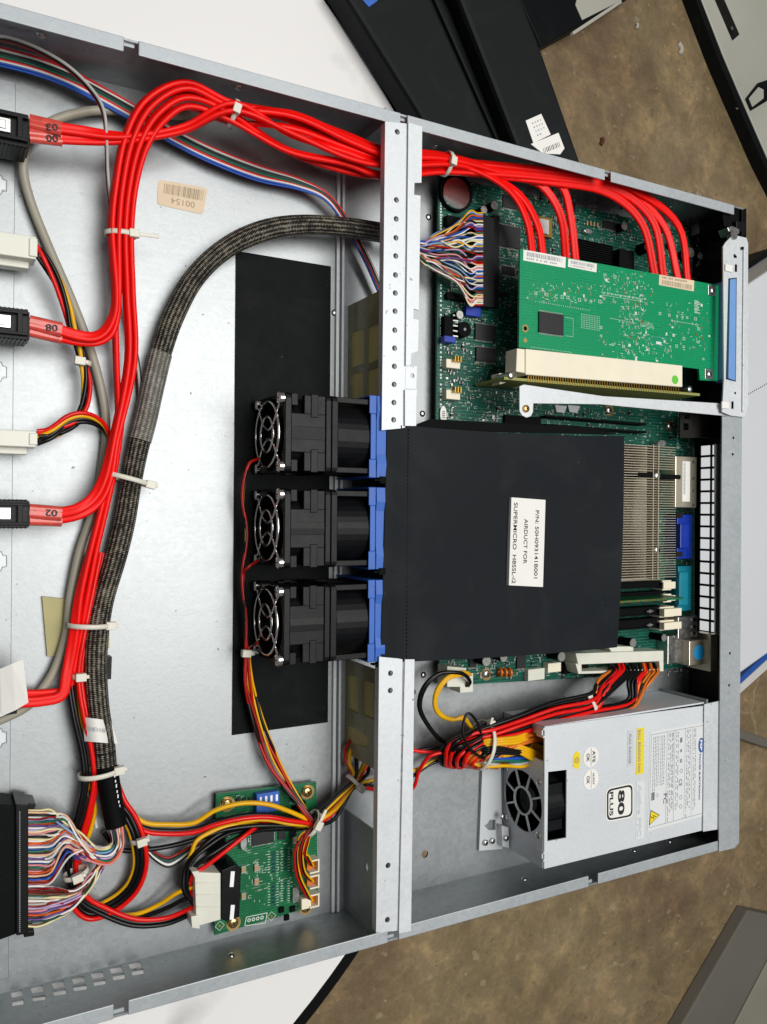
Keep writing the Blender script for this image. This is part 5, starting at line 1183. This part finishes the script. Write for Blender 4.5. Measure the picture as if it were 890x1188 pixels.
# coloured flat wires
t = thing('front_panel_wires', P(250, 180, 8), 'flat band of blue, red, white and green wires crossing under the red bundle', 'cable')
cl = [(-15, 62, 10), (40, 76, 10), (80, 91, 10), (115, 109, 10), (160, 134, 9), (205, 160, 8), (250, 182, 8), (300, 201, 8), (345, 213, 9), (378, 228, 10), (402, 258, 9), (425, 300, 8), (445, 345, 8)]
cols = ['red', 'white', 'black', 'dkgreen', 'green', 'red', 'white', 'blue', 'blue']
for k, c_ in enumerate(cols):
    w = (4 - k) * 1.0
    offs = [(w * (1.0 if v[0] < 320 else (.75 if v[0] < 350 else .5)), .25 * math.sin(k * 2 + i_)) for i_, v in enumerate(cl)]
    wire(t, 'w_' + c_, .55, offset_path(path(0, *cl), offs))
# ---- braided cable
bc = thing('braided_cable', P(150, 560, 6), 'thick dark braided cable arching from the crossbar down to the lower left plug', 'cable')
B = [(452, 272, 15), (430, 268, 16), (395, 263, 17), (350, 261, 16), (305, 268, 14), (262, 288, 12), (226, 322, 10), (202, 365, 9), (188, 405, 9), (178, 445, 9), (169, 485, 9), (160, 520, 9), (152, 560, 9), (144, 605, 9), (133, 650, 9), (120, 695, 9), (113, 735, 9), (111, 775, 9), (114, 820, 10), (119, 855, 10), (122, 888, 11)]
full = spline(path(0, *B), 8)
wob = lambda k: 1 + .03 * math.sin(k * 40)
q = MB('braid'); q.tube(full, 5.3, n=28, smooth_path=False, rs=wob); q.build('sleeve', bc)
i0 = min(range(len(full)), key=lambda i: (full[i] - P(187, 410, 9)).length); i1 = min(range(len(full)), key=lambda i: (full[i] - P(162, 514, 9)).length)
q = MB('braid_clear'); q.tube(full[i0:i1], 5.65, n=28, smooth_path=False); q.build('clear_sleeve', bc)
q = MB('matt_black'); q.tube(full[-5:] + path(0, (126, 905, 12), (130, 930, 13), (135, 958, 14)), 5.5, n=20, smooth_path=False, rs=lambda k: 1 - .08 * k); q.build('shrink_tube', bc)
q = MB('ink_white')
for k in range(9): p = P(131.5 + k * .95, 900 + k * 6, 17.4); q.box(p.x + .4, p.x + .9, p.y - .8, p.y + (.4 if k % 2 else .9), p.z, p.z + .15)
q.build('print_marks', bc)
# label wrapped round the braid
q = MB('white_label'); LA = []
for i in range(7):
    u = i / 6
    for (x0, y0, x1, y1) in ((96, 832, 129, 836),):
        px0 = 96 + 33 * u; LA.append(P(px0, 832 + 4 * u, 12 + 5.2 * math.sin(math.pi * min(1, u * 1.1)))); LA.append(P(px0 + 2 + 6 * u, 860 + 3 * u, 12 + 5.2 * math.sin(math.pi * min(1, u * 1.1))))
q.add(LA + [v - Vector((0, 0, .25)) for v in LA], [(2 * i, 2 * i + 1, 2 * i + 3, 2 * i + 2) for i in range(6)] + [(14 + 2 * i, 14 + 2 * i + 2, 14 + 2 * i + 3, 14 + 2 * i + 1) for i in range(6)], smooth=True)
q.text('-181113H26', at(128, 846, 18), at(100, 843, 18), 1.9, 17.9, 'ink_grey') ; q.build('label', bc)
# wire fans of the braided cable
pool = ['w_white', 'w_peach', 'w_lilac', 'w_blue', 'w_white', 'w_dkred', 'w_black', 'w_ltblue', 'w_white', 'w_purple', 'w_brown', 'w_cream', 'w_green', 'w_white', 'w_orange', 'w_pink', 'w_dkgreen', 'w_grey']
R = random.Random(9)
NW = 66
for k in range(NW):
    y = 940 + (1074 - 940) * k / (NW - 1); z0 = 15 + (k % 2) * 1.2; j = lambda s_: R.uniform(-s_, s_)
    c_ = R.choice(pool) if R.random() < .7 else pool[k % len(pool)]
    u = k / (NW - 1)
    ex = (142 - 16 * ((k * .618) % 1), 956 + j(1), 13 + j(3))
    if u < .66:
        g = u / .66; h_ = ((k * .381) % 1) * 2 - 1
        pts = path(0, (26, y, z0), (45, y + j(1), z0 + j(1)), (60, y + g * -4 + j(2), z0 + j(2)), (76 + j(3), 950 + g * 44 + j(5), 17 + j(3)), (92 + j(3), 972 + g * 22 + h_ * 6, 18 + j(3)), (108 + j(3), 991 + h_ * 9, 18 + h_ * 3), (126 + h_ * 3, 993 + h_ * 10, 17 + j(3)), (137 + h_ * 6, 980 + h_ * 4, 15 + j(3)), ex)
    else:
        g = (u - .66) / .34; pts = path(0, (26, y, z0), (45, y + j(1), z0 + j(1)), (62 + j(2), y - g * 6 + j(2), z0 + j(2)), (84 + j(3), 1032 + g * 22 + j(4), 13 + j(2)), (104 + j(4), 1020 + g * 6 + j(6), 12 + j(2)), (118 + j(4), 1003 + j(5), 12 + j(2)), (130 + j(4), 990 + j(4), 11 + j(2)), ex)
    wire(bc, c_, .52, pts, seg=5, n=6)
R = random.Random(14)
for k in range(56):
    y = 247 + (354 - 247) * k / 55; j = lambda s_: R.uniform(-s_, s_); c_ = pool[(k * 7) % len(pool)] if k % 5 else R.choice(('w_yellow', 'w_blue', 'w_cream', 'w_fanred'))
    s0 = 281 + 20 * (k / 55) + j(5)
    wire(bc, c_, .5, path(0, (446, 273 + j(3), 16 + j(3)), (470, 280 + j(3), 17 + j(3)), (490, s0, 17 + j(3)), (505 + j(2), s0 + (y - s0) * .22 + j(5), 18 + j(3)), (528 + j(4), s0 + (y - s0) * .6 + j(7), 18.5 + j(3)), (545, y + j(5), 18 + j(1)), (553, y, 17), (560, y, 15.3)), seg=5, n=6)
wp = thing('wide_plug', P(10, 1010, 6), 'wide black many-pin plug at the lower left edge', 'plug')
q = MB('black_sheet'); q.prism(pp((-25, 930), (22, 936), (24, 1082), (-25, 1100), z=22), 4, 22); q.build('plug_body', wp, bevel=.6)
q = MB('black_plastic'); q.prism(pp((18, 933), (33, 934), (33, 1083), (19, 1086), z=24), 4, 24); q.prism(pp((26, 931), (42, 933), (40, 939), (28, 939), z=20), 6, 20); q.prism(pp((26, 1080), (40, 1080), (40, 1086), (28, 1088), z=20), 6, 20); q.build('strain_relief', wp, bevel=.4)
q = MB('ink_grey')
for k in range(60): a = at(23, 942 + k * 2.35, 24.1); q.box(a[0] - .25, a[0] + .25, a[1] - .25, a[1] + .25, 24, 24.12)
q.build('pin_marks', wp)
# ---- four-pin power plugs (milky) and their leads on the left
for i, (y0, y1, lab) in enumerate(((265, 303, 'milky four-pin power plug near the top left edge, below the topmost black plug'), (497, 521, 'milky four-pin power plug at the left edge above the lowest latch plug'))):
    t = thing('power_plug', P(15, (y0 + y1) / 2, 8), lab, 'plug', 'milky power plugs at the left edge')
    zt_ = 22; q = MB('milky'); a = at(-20, y0, zt_); b_ = at(42, y1 - 2, zt_); q.box(a[0], b_[0], b_[1], a[1], 10, zt_); q.box(a[0], at(35, 0, 12)[0], b_[1] - 3, b_[1] + 1, 9, 16); q.box(b_[0] - 3, b_[0] + .5, b_[1] + 1, a[1] - 1, zt_, zt_ + .8); q.build('plug_body', t, bevel=.5)
t1 = thing('power_lead', P(70, 380, 8), 'red, yellow and black power lead between the two milky plugs at left', 'cable')
for c_, o in (('black', 0), ('red', 1), ('black', 2), ('yellow', 3)):
    a = [(40, 287 - o * .5), (52, 305 - 2 * o), (66, 330 - 2 * o), (77, 355), (84, 380), (93, 405), (98, 425), (101, 445), (98, 470), (88, 488), (68, 498 + o), (44, 502 + o * 2)]
    zz = [16, 16, 15, 14, 13, 13, 13, 13, 13, 13, 14, 15]
    pat = {0: (-1.3, 0), 1: (.9, 1.2), 2: (1.2, -.9), 3: (-.6, -1.5)}[o]
    offs = [(pat[0] * math.cos(i * .75) - pat[1] * math.sin(i * .75), pat[0] * math.sin(i * .75) + pat[1] * math.cos(i * .75)) for i in range(12)]
    wire(t1, c_, 1.05, offset_path([P(x, y, z) for (x, y), z in zip(a, zz)], offs))
t2 = thing('power_lead', P(100, 490, 8), 'power lead from the lower milky plug running under the red bundle', 'cable')
for c_, o in (('red', 0), ('yellow', 1), ('black', 2), ('black', 3)):
    wire(t2, c_, 1.05, path(0, (43, 503 + o * 4, 15), (60, 496 + o * 4, 16), (78, 483 + o * 4, 17 - o), (95, 479 + o * 3.5, 17 - o), (112, 484 + o * 3, 15 - o), (124, 497 + o * 2, 12 - o), (128, 520, 8), (124, 560, 6), (114, 610, 6)))
# power lead descending beside the red cables and braid
t3 = thing('power_lead', P(95, 860, 8), 'long red, black and yellow power lead running down beside the braided cable into a loop', 'cable')
base_ = [(112, 640, 9), (102, 690, 9), (92, 740, 10), (86, 785, 10), (92, 830, 11), (101, 870, 11), (104, 905, 11), (98, 940, 10), (88, 975, 8), (84, 1010, 7), (96, 1040, 7), (120, 1055, 7), (155, 1068, 8), (190, 1067, 9), (215, 1058, 11), (226, 1052, 13)]
for o, (c_, u_, v_) in enumerate((('red', -1.8, 1.6), ('black', 1.2, -.8), ('red', -3.4, -1.0), ('black', 2.6, .6))):
    offs = [(-u_ * (1 if i < 9 else .8), v_) for i in range(len(base_))]
    if o == 2: wire(t3, c_, 1.2, offset_path(path(0, *base_[:10], (78, 1035, 6)), offs[:11] + [(0, 0)] * 0)[:11]) if False else wire(t3, c_, 1.2, offset_path(path(0, *base_[:10]), offs[:10]))
    else: wire(t3, c_, 1.2, offset_path(path(0, *base_), offs))
wire(t3, 'yellow', 1.1, path(0, (104, 672, 6), (97, 710, 7), (92, 750, 8), (91, 790, 8), (94, 830, 8), (97, 870, 8), (101, 905, 8), (110, 935, 7), (106, 960, 6), (97, 985, 5)))
wire(t3, 'w_fanred', 1.0, path(0, (101, 672, 5), (94, 710, 6), (89, 750, 7), (88, 790, 7), (91, 830, 7), (96, 880, 7), (107, 930, 8), (102, 960, 6), (92, 985, 5)))
wire(t3, 'white', .8, path(0, (96, 790, 6), (97, 850, 6), (97, 890, 6), (100, 912, 7), (108, 935, 5), (112, 960, 5)))
t4 = thing('power_lead', P(160, 1000, 8), 'red, black and yellow power lead bowing right of the heat-shrink end down to the loop', 'cable')
for c_, u_, v_ in (('red', 1.8, 1.6), ('black', -.2, .6), ('black', -2.2, .2), ('yellow', -3.2, -1.4)):
    wire(t4, c_, 1.2, offset_path(path(0, (128, 900, 6), (140, 930, 9), (152, 948, 10), (161, 970, 11), (165, 1000, 10), (158, 1025, 8), (143, 1043, 6), (122, 1056, 5), (104, 1060, 4), (90, 1050, 4), (84, 1030, 4)), [(u_, v_)] * 11))
t5 = thing('power_lead', P(200, 960, 8), 'yellow, red and black power lead running right across the green board to the tied joint', 'cable')
for o, (c_, dy, dz) in enumerate((('yellow', -5, 0), ('black', 1.5, -1), ('red', 5, 1.2), ('black', 18, 0))):
    if o < 3: a = [(142, 935 + dy, 8), (165, 958 + dy, 9), (195, 962 + dy * 1.1, 10), (225, 960 + dy * 1.1, 12), (250, 952 + dy * 1.0 - (7 if o == 0 else 0), 14), (280, 945 + dy - (8 if o == 0 else 0), 16), (310, 944 + dy * .8 - (7 if o == 0 else 0), 17), (335, 948 + dy * .8 - (3 if o == 0 else 0), 17), (361, 954 + dy * .3, 16)]
    else: a = [(120, 965, 5), (138, 985, 6), (165, 986, 8), (200, 981, 9), (235, 971, 11), (265, 962, 13), (300, 958, 15), (335, 958, 15), (361, 956, 15)]
    wire(t5, c_, 1.25, path(0, *[(x, y, z + dz) for x, y, z in a]))
wire(t5, 'yellow', 1.1, path(0, (258, 962, 10), (285, 953, 13), (310, 951, 15), (338, 956, 16), (361, 957, 15)))
t6 = thing('power_lead', P(225, 990, 8), 'power lead from the tied joint curving back to the milky plug on the green board', 'cable')
for c_, a in (('yellow', [(361, 958, 13), (320, 958, 12), (270, 957, 12), (232, 972, 12), (222, 990, 12), (216, 1008, 13), (218, 1022, 14), (226, 1027, 14)]),
              ('black', [(361, 960, 12), (320, 960, 11), (265, 963, 12), (232, 985, 13), (216, 1005, 13), (213, 1030, 14), (220, 1042, 14), (227, 1043, 14)]),
              ('black', [(361, 961, 11), (320, 962, 10), (270, 966, 13), (240, 983, 15), (222, 1000, 15), (217, 1020, 15), (219, 1040, 14), (227, 1052, 14)]),
              ('black', [(350, 961, 10), (310, 962, 12), (280, 970, 15), (250, 988, 17), (232, 1000, 16), (222, 1015, 15), (226, 1036, 14)]),
              ('red', [(350, 954, 11), (322, 953, 11), (302, 957, 13), (286, 968, 17), (262, 987, 18), (240, 1004, 17), (224, 1015, 16), (222, 1030, 14), (227, 1058, 13)]),
              ('yellow', [(135, 1062, 4), (160, 1060, 6), (185, 1049, 8), (205, 1036, 12), (226, 1028, 15)]),
              ('black', [(140, 1066, 4), (170, 1062, 6), (196, 1052, 9), (212, 1044, 12), (227, 1041, 14)])): wire(t6, c_, 1.15, path(0, *a))
wp2 = thing('power_plug', P(240, 1042, 8), 'milky four-pin power plug pushed into the black socket of the small green board', 'plug')
q = MB('milky'); q.prism(pp((226, 1012), (256, 1013), (256, 1067), (228, 1075), z=20), 8, 20); q.prism(pp((223, 1012), (231, 1011), (231, 1018), (227, 1020), z=22), 10, 21.5); q.prism(pp((222, 1064), (232, 1062), (232, 1078), (223, 1077), z=21), 8, 20.7); 
for y in (1024, 1038, 1052): q.prism(pp((228, y), (256, y - .5), (256, y + 1), (228, y + 1.4), z=20.6), 20, 20.6)
q.build('plug_body', wp2, bevel=.6)
t7 = thing('signal_lead', P(190, 1000, 5), 'thin white, green and red twisted lead behind the power leads', 'cable')
for k, (c_, o) in enumerate((('white', 0), ('dkgreen', -2.5), ('dkred', -5), ('black', 1.5))): wire(t7, c_, .65, path(0, (150, 962, 5), (166, 980 + o, 6), (178, 994 + o * 1.2, 6), (194, 1003 + o * 1.6, 6), (208, 997 + o * 1.5, 6), (222, 987 + o, 8), (245, 975, 8)))
# ---- fan leads: three cables of three wires
fl_l = ['thin red, yellow and black lead of the topmost fan', 'thin red, yellow and black lead of the middle fan', 'thin red, yellow and black lead of the lowest fan']
for i, y0 in enumerate((532, 650, 745)):
    t = thing('fan_lead', P(290, y0, 4), fl_l[i] + 's lead'[:0] + ', bound to the green board', 'cable', 'thin fan leads')
    for k, c_ in enumerate(('fanred' if i != 1 else 'dkred', 'black', 'yellow')):
        o = (i * 3 + k - 4); st_ = [(300, y0, 12), (288, y0 + 8, 14)] if i < 2 else [(300, y0, 10), (289, y0 + 6, 10)]
        mid = [(283.5 + .6 * o, 575, 12), (284.5 - .5 * o, 620, 11), (283 + .5 * o, 670, 10), (284.5 - .3 * o, 720, 9)]; mid = [m_ for m_ in mid if m_[1] > y0 + 12]
        pts = st_ + mid + [(287 + .5 * o, 757, 8 + .3 * (o % 3)), (289 + 1.3 * o + R.uniform(-2, 2), 795, 6 + (o % 3)), (299 + 1.5 * o + R.uniform(-3, 3), 840, 6 + (o % 2) * 2), (317 + 1.8 * o + R.uniform(-3, 3), 885, 8 + (o % 3)), (336 + 1.3 * o + R.uniform(-2, 2), 915, 13), (352 + .7 * o, 938, 17), (363 + .4 * o, 956, 18)]
        ty = (1005, 1023, 1045)[i]; bow = 354 - 4 * i
        pts += [(bow + 3 + k, 972, 18), (bow - 2 + k * 1.5, 990, 17), (bow + k * 2, ty - 12, 15), (361 + k * 1.4, ty - 2 + k, 11)] if i < 2 else [(350 - k, 970, 17), (342 + k * 1.6, 990, 16), (344 + 2 * k, 1015, 15), (353 + k * 2, 1035, 13), (358 + k * 2.4, 1043 + k, 10)]
        wire(t, 'w_' + c_, (.82, .8, .6)[k], path(0, *pts))
# ---- main power harness
ph = thing('power_harness', P(560, 850, 6), 'thick coiled bundle of black, red, orange and yellow wires above the power supply', 'cable')
R = random.Random(33)
cols = ['black'] * 13 + ['red'] * 7 + ['orange'] * 6
lanes = {'black': [(-6 + k * .95, (3.2, -1, 1.4)[k % 3]) for k in range(13)], 'red': [(-3.6, 4.6), (-1.6, 4.8), (3.2, 3.2), (4.6, 1.4), (6.2, 0), (1.4, 4.4), (5.4, -1.5)], 'orange': [(6.6, 3.4), (7.6, 1.4), (8.0, -.6), (4.2, 4.4), (6.6, -2.8), (5.4, 4)]}
CL = [(757, 800, 24), (728, 811, 25), (683, 820, 26), (640, 831, 25), (600, 843, 24), (566, 853, 23)]
cnt_ = {}
for k, c_ in enumerate(cols):
    j = lambda s_: R.uniform(-s_, s_); m_ = cnt_.get(c_, 0); cnt_[c_] = m_ + 1; row = k % 2
    cx_ = {'black': 706 + m_ * 4.4, 'red': 714 + m_ * 2.6 if m_ < 4 else 740 + m_ * 1.5, 'orange': 746 + m_ * 4 if m_ < 5 else 706}[c_]
    u0, v0 = lanes[c_][m_ % len(lanes[c_])]
    head = [(cx_, 770 + row * 4, 17), (cx_ + 1, 779, 21)]
    if cx_ > 735: head.append((cx_ - 8, 791, 24)); mid = CL[1:]
    else: head.append((cx_ - 14, 794, 26)); mid = CL[2:]
    sq_ = [1.0, .72, 1.0, 1.05, .85, .75][-len(mid):]
    offs = [(u0 * 1.55 * sq_[i] + j(.8), v0 * (.9 + .1 * i) + j(.7)) for i in range(len(mid))]
    seg_ = offset_path(path(0, *mid), offs)
    tight = (m_ % 5) * 2.6
    if c_ == 'red': loop = [(548 + m_ * 6 + j(2), 853 + m_ * 2.2 + j(2), 26 + j(1)), (525 + m_ * 7 + j(3), 864 + m_ * 2 + j(2.5), 26 + j(2)), (515 + m_ * 7 + j(3), 879 + m_ * 1.6 + j(3), 21 + j(2)), (523 + m_ * 7 + j(4), 890 + j(2), 11)]
    elif c_ == 'orange': loop = [(574 + m_ * 4, 856 + m_, 28), (557 + m_ * 5, 868 + m_ * 1.5, 27), (540 + m_ * 6, 882 + m_, 23), (547 + m_ * 6, 890, 11)]
    else: loop = [(540 + m_ * 4, 852 + m_ * 1.6 + j(2), 23 + (4 if m_ % 2 else 0)), (519 + m_ * 4.4 + j(3), 863 + m_ * 1.4 + j(3), 22 + (5 if m_ % 2 else 0)), (510 + m_ * 4.6, 878 + j(2), 17), (520 + m_ * 4.6, 888 + j(2), 10)]
    back = [(560, 878 + j(6), 12 + j(5)), (588, 876 + j(7), 15 + j(5)), (615, 873 + j(7), 19 + j(4)), (640, 872 + j(6), 22)]
    wire(ph, c_, 1.22, path(0, *head) + seg_ + path(0, *loop) + path(0, *back), seg=5)
for k in range(9):
    j = lambda s_: R.uniform(-s_, s_); c_ = ('yellow', 'yellow', 'yellow', 'yellow', 'yellow', 'blue', 'green', 'grey', 'yellow')[k]
    y1 = 866 + k * 2.6 if k < 5 else 880 + (k - 5) * 2
    top = k < 2
    wire(ph, c_, 1.15, path(0, (546, 868 + k * 2, 20 + j(2)), (562 + j(3), 862 + k * 3.2 + j(2), 25), (585, 860 + k * 3.8 + j(3), 26 + j(1.5)), (606, 860 + k * 3.2 + (0 if k < 5 else 2) + j(2.5), 25), (622, y1 - 2, 24), (640, y1 + 4, 22)))
for k in range(3): wire(ph, 'yellow', 1.15, path(0, (540, 872 + k * 2, 14), (552, 864 + k * 2.6, 23), (564, 859 + k * 2.9, 28), (582, 857 + k * 3, 30), (600, 855 + k * 3.2, 30), (612, 849 + k * 3, 28), (613, 846 + k * 2, 22)))
for k in range(4): wire(ph, 'yellow', 1.15, path(0, (590, 862 + k * 1.5, 27), (604, 866 + k * 2.6, 29), (618, 871 + k * 3.4, 29), (628, 876 + k * 3.2, 27), (640, 880 + k * 2.6, 24)))
for k in range(3): wire(ph, 'black', 1.15, path(0, (542, 878 + k * 2, 14), (554, 871 + k * 2, 24), (566, 868 + k * 2.4, 29), (582, 868 + k * 2.6, 30), (603, 871 + k, 29), (615, 862, 28), (616, 852 + k, 24)))
# board power lead (yellow and black) at its lower left corner
for k, (c_, o) in enumerate((('yellow', 0), ('yellow', 2.4), ('black', 5), ('black', 8))):
    if c_ == 'yellow': a = [(546 - k * 3, 783, 15), (538, 780 + o, 21), (520, 785 + o, 22), (507 + o * .6, 800 + o, 21), (504 + o * .5, 818, 20), (511 + o, 830, 19), (525, 835 - o * .3, 19), (538, 832 + o, 20), (548, 846, 19), (562, 866, 12)]
    else: a = [(540 + (k - 2) * 3, 796, 15), (545, 790, 20), (535, 781, 23), (512 - o * .3, 783 - o * .2, 22), (495 - o * .8 + 3, 797, 20), (490 - o * .5, 820, 17), (499 - o * .3, 842, 15), (512, 856 + o * .4, 14), (530, 866, 14)]
    wire(ph, c_, 1.15, path(0, *a))
wire(ph, 'black', .8, path(0, (560, 862, 24), (556, 843, 30), (548, 830, 32), (541, 829, 32), (537, 845, 32), (540, 860, 32), (550, 873, 30), (562, 880, 28)))
# wires leaving under the crossbar to the left compartment
outw = [('red', [(540, 870, 14), (510, 873, 14), (490, 872, 13), (455, 868, 10), (432, 880, 9), (420, 898, 9), (410, 908, 9), (390, 925, 12), (361, 956, 14)]),
        ('yellow', [(540, 874, 12), (510, 880, 11), (485, 892, 10), (455, 900, 9), (432, 905, 9), (411, 912, 9), (390, 938, 12), (362, 957, 16)]),
        ('black', [(540, 862, 12), (500, 868, 11), (470, 875, 9), (445, 895, 8), (425, 910, 8), (411, 909, 10), (385, 935, 13), (361, 955, 17)]),
        ('red', [(550, 872, 20), (520, 872, 20), (498, 878, 18), (486, 895, 13), (478, 915, 9), (450, 918, 7), (425, 914, 8), (411, 911, 8), (385, 945, 10), (362, 958, 12)]),
        ('black', [(560, 876, 14), (525, 879, 13), (500, 886, 11), (476, 902, 9), (450, 912, 7), (428, 912, 7), (411, 913, 7), (388, 950, 9), (362, 959, 11)]),
        ('yellow', [(450, 872, 8), (428, 872, 10), (421, 888, 12), (412, 905, 12), (392, 926, 14), (362, 954, 17)]), ('yellow', [(415, 855, 4), (407, 870, 7), (405, 885, 10), (410, 903, 12), (385, 933, 13), (361, 955, 15)]),
        ('fanred', [(450, 868, 6), (430, 875, 8), (425, 890, 9), (411, 908, 10), (384, 930, 12), (361, 954, 15)]), ('fanred', [(415, 850, 3), (402, 866, 6), (401, 882, 9), (408, 902, 11), (388, 928, 12), (361, 955, 13)]),
        ('black', [(420, 852, 3), (411, 868, 7), (414, 886, 11), (411, 904, 13), (390, 924, 14), (362, 953, 18)]), ('black', [(450, 876, 7), (431, 884, 9), (426, 898, 9), (413, 910, 9), (392, 936, 10), (362, 956, 12)]), ('orange', [(452, 872, 6), (432, 876, 8), (423, 892, 9), (413, 907, 9), (390, 932, 11), (362, 955, 13)])]
for c_, a in outw: wire(ph, c_, 1.1 if c_ != 'fanred' else .85, path(0, *a))
# ---- ties
T_ = [((140, 272, 17), 88, 7.2, 5, 40, 'milky cable tie round the upright red cables, below the barcode sticker', 8),
      ((148, 556, 12), 104, 11.5, 8.5, 25, 'milky cable tie holding the red cables against the braided cable at mid height', 0),
      ((104, 725, 11), 93, 9.8, 8.5, 22, 'milky cable tie across red cables and braid beside the yellowish pad', 0),
      ((90, 784, 10), 90, 2.6, 4, 70, 'small milky cable tie on the red and yellow leads left of the braid', 0),
      ((115, 896, 12), 85, 9.5, 7.5, 25, 'milky cable tie round the lower end of the braided cable', 0),
      ((270, 131, 31), 15, 6.4, 6.5, 100, 'milky cable tie on the arched red bundle near the top rim', 0),
      ((518, 190, 29), 8, 6.8, 6.5, 100, 'milky cable tie on the red cables just right of the crossbar', 0),
      ((96, 421, 13), 95, 3.6, 3.4, 120, 'small milky cable tie on the twisted power lead at left', 0),
      ((288, 757, 9), 95, 3.4, 3.4, 130, 'milky cable tie binding the thin fan leads over the black sheet', 0),
      ((362, 955, 15), 30, 7.0, 6.5, 80, 'milky cable tie at the joint over the small green board', 5),
      ((411, 908, 10), -40, 5.6, 5.6, 110, 'milky cable tie on wires just left of the crossbar foot', 0),
      ((683, 818, 25), -20, 6.4, 6.0, 20, 'milky cable tie ring on the harness near the board power connector', 0),
      ((558, 864, 20), 15, 14.5, 13, 20, 'large milky cable tie ring round the coiled power harness', 0),
      ((162, 973, 10), 80, 4.4, 4.0, 90, 'translucent cable tie on the red lead right of the black heat-shrink', 0),
      ((88, 1013, 12), 75, 5.6, 5, 90, 'milky cable tie half hidden in the fan of coloured wires', 0)]
for (a, ang, ra, rb, hd, lab, tl_) in T_: tie(*a, ang, ra, rb, hd, lab, tail=tl_)
# ---- labels, pads on the floor
t = thing('asset_sticker', P(211, 228, 0.1), 'small beige barcode sticker stuck on the case floor between the cables', 'sticker')
q = MB('peach_label'); sp = pp((184, 208), (241, 218), (236, 249), (182, 237), z=.25); q.prism(rr(sp, .12), .03, .25)
A, B_, C_, D_ = [Vector(p) for p in sp]; Lq = lambda u, v: (A * (1 - u) + B_ * u) * (1 - v) + (D_ * (1 - u) + C_ * u) * v
k = .12
while k < .93: w_ = R.choice((.008, .014, .022)); q.flat([Lq(k, .12), Lq(k + w_, .12), Lq(k + w_, .52), Lq(k, .5)], .28, 'ink_brown'); k += w_ + R.choice((.01, .016, .024))
q.text('00154', Lq(.78, .62), Lq(.28, .62), 3.0, .29, 'ink_brown'); q.build('label', t)
q = MB('pad'); q.prism(pp((49, 692), (127, 700), (127, 752), (55, 762), z=2.2), .1, 2.2); tag(q.build('foam_pad'), 'yellowish flat pad under the cables on the case floor at left', 'pad')
q = MB('black_plastic'); q.prism(pp((121, 762), (130, 762), (129, 788), (122, 788), z=6), .1, 6); tag(q.build('cable_clip'), 'small dark clip peeking out right of the braided cable', 'clip')
# ------------------------------------------------------------ light
def area(name, loc, target, sx, sy, power, col):
    L = bpy.data.lights.new(name, 'AREA'); L.shape = 'RECTANGLE'; L.size = sx; L.size_y = sy; L.energy = power; L.color = col
    o = bpy.data.objects.new(name, L); COL.objects.link(o); o.location = Vector(loc)
    o.rotation_euler = (Vector(target) - Vector(loc)).to_track_quat('-Z', 'Y').to_euler(); return o
area('ceiling_panel_light', (0.60, 0.26, 2.3), (0.25, 0.0, 0), 1.5, 1.5, 60, (1.0, 0.985, 0.95))
w = bpy.data.worlds.new('World'); sc.world = w; w.use_nodes = True
bg = w.node_tree.nodes['Background']; bg.inputs['Color'].default_value = (0.93, 0.97, 1.0, 1); bg.inputs['Strength'].default_value = 0.14
sc.view_settings.view_transform = 'Standard'; sc.view_settings.look = 'None'; sc.view_settings.exposure = 0; sc.view_settings.gamma = 1; sc.view_settings.use_curve_mapping = False
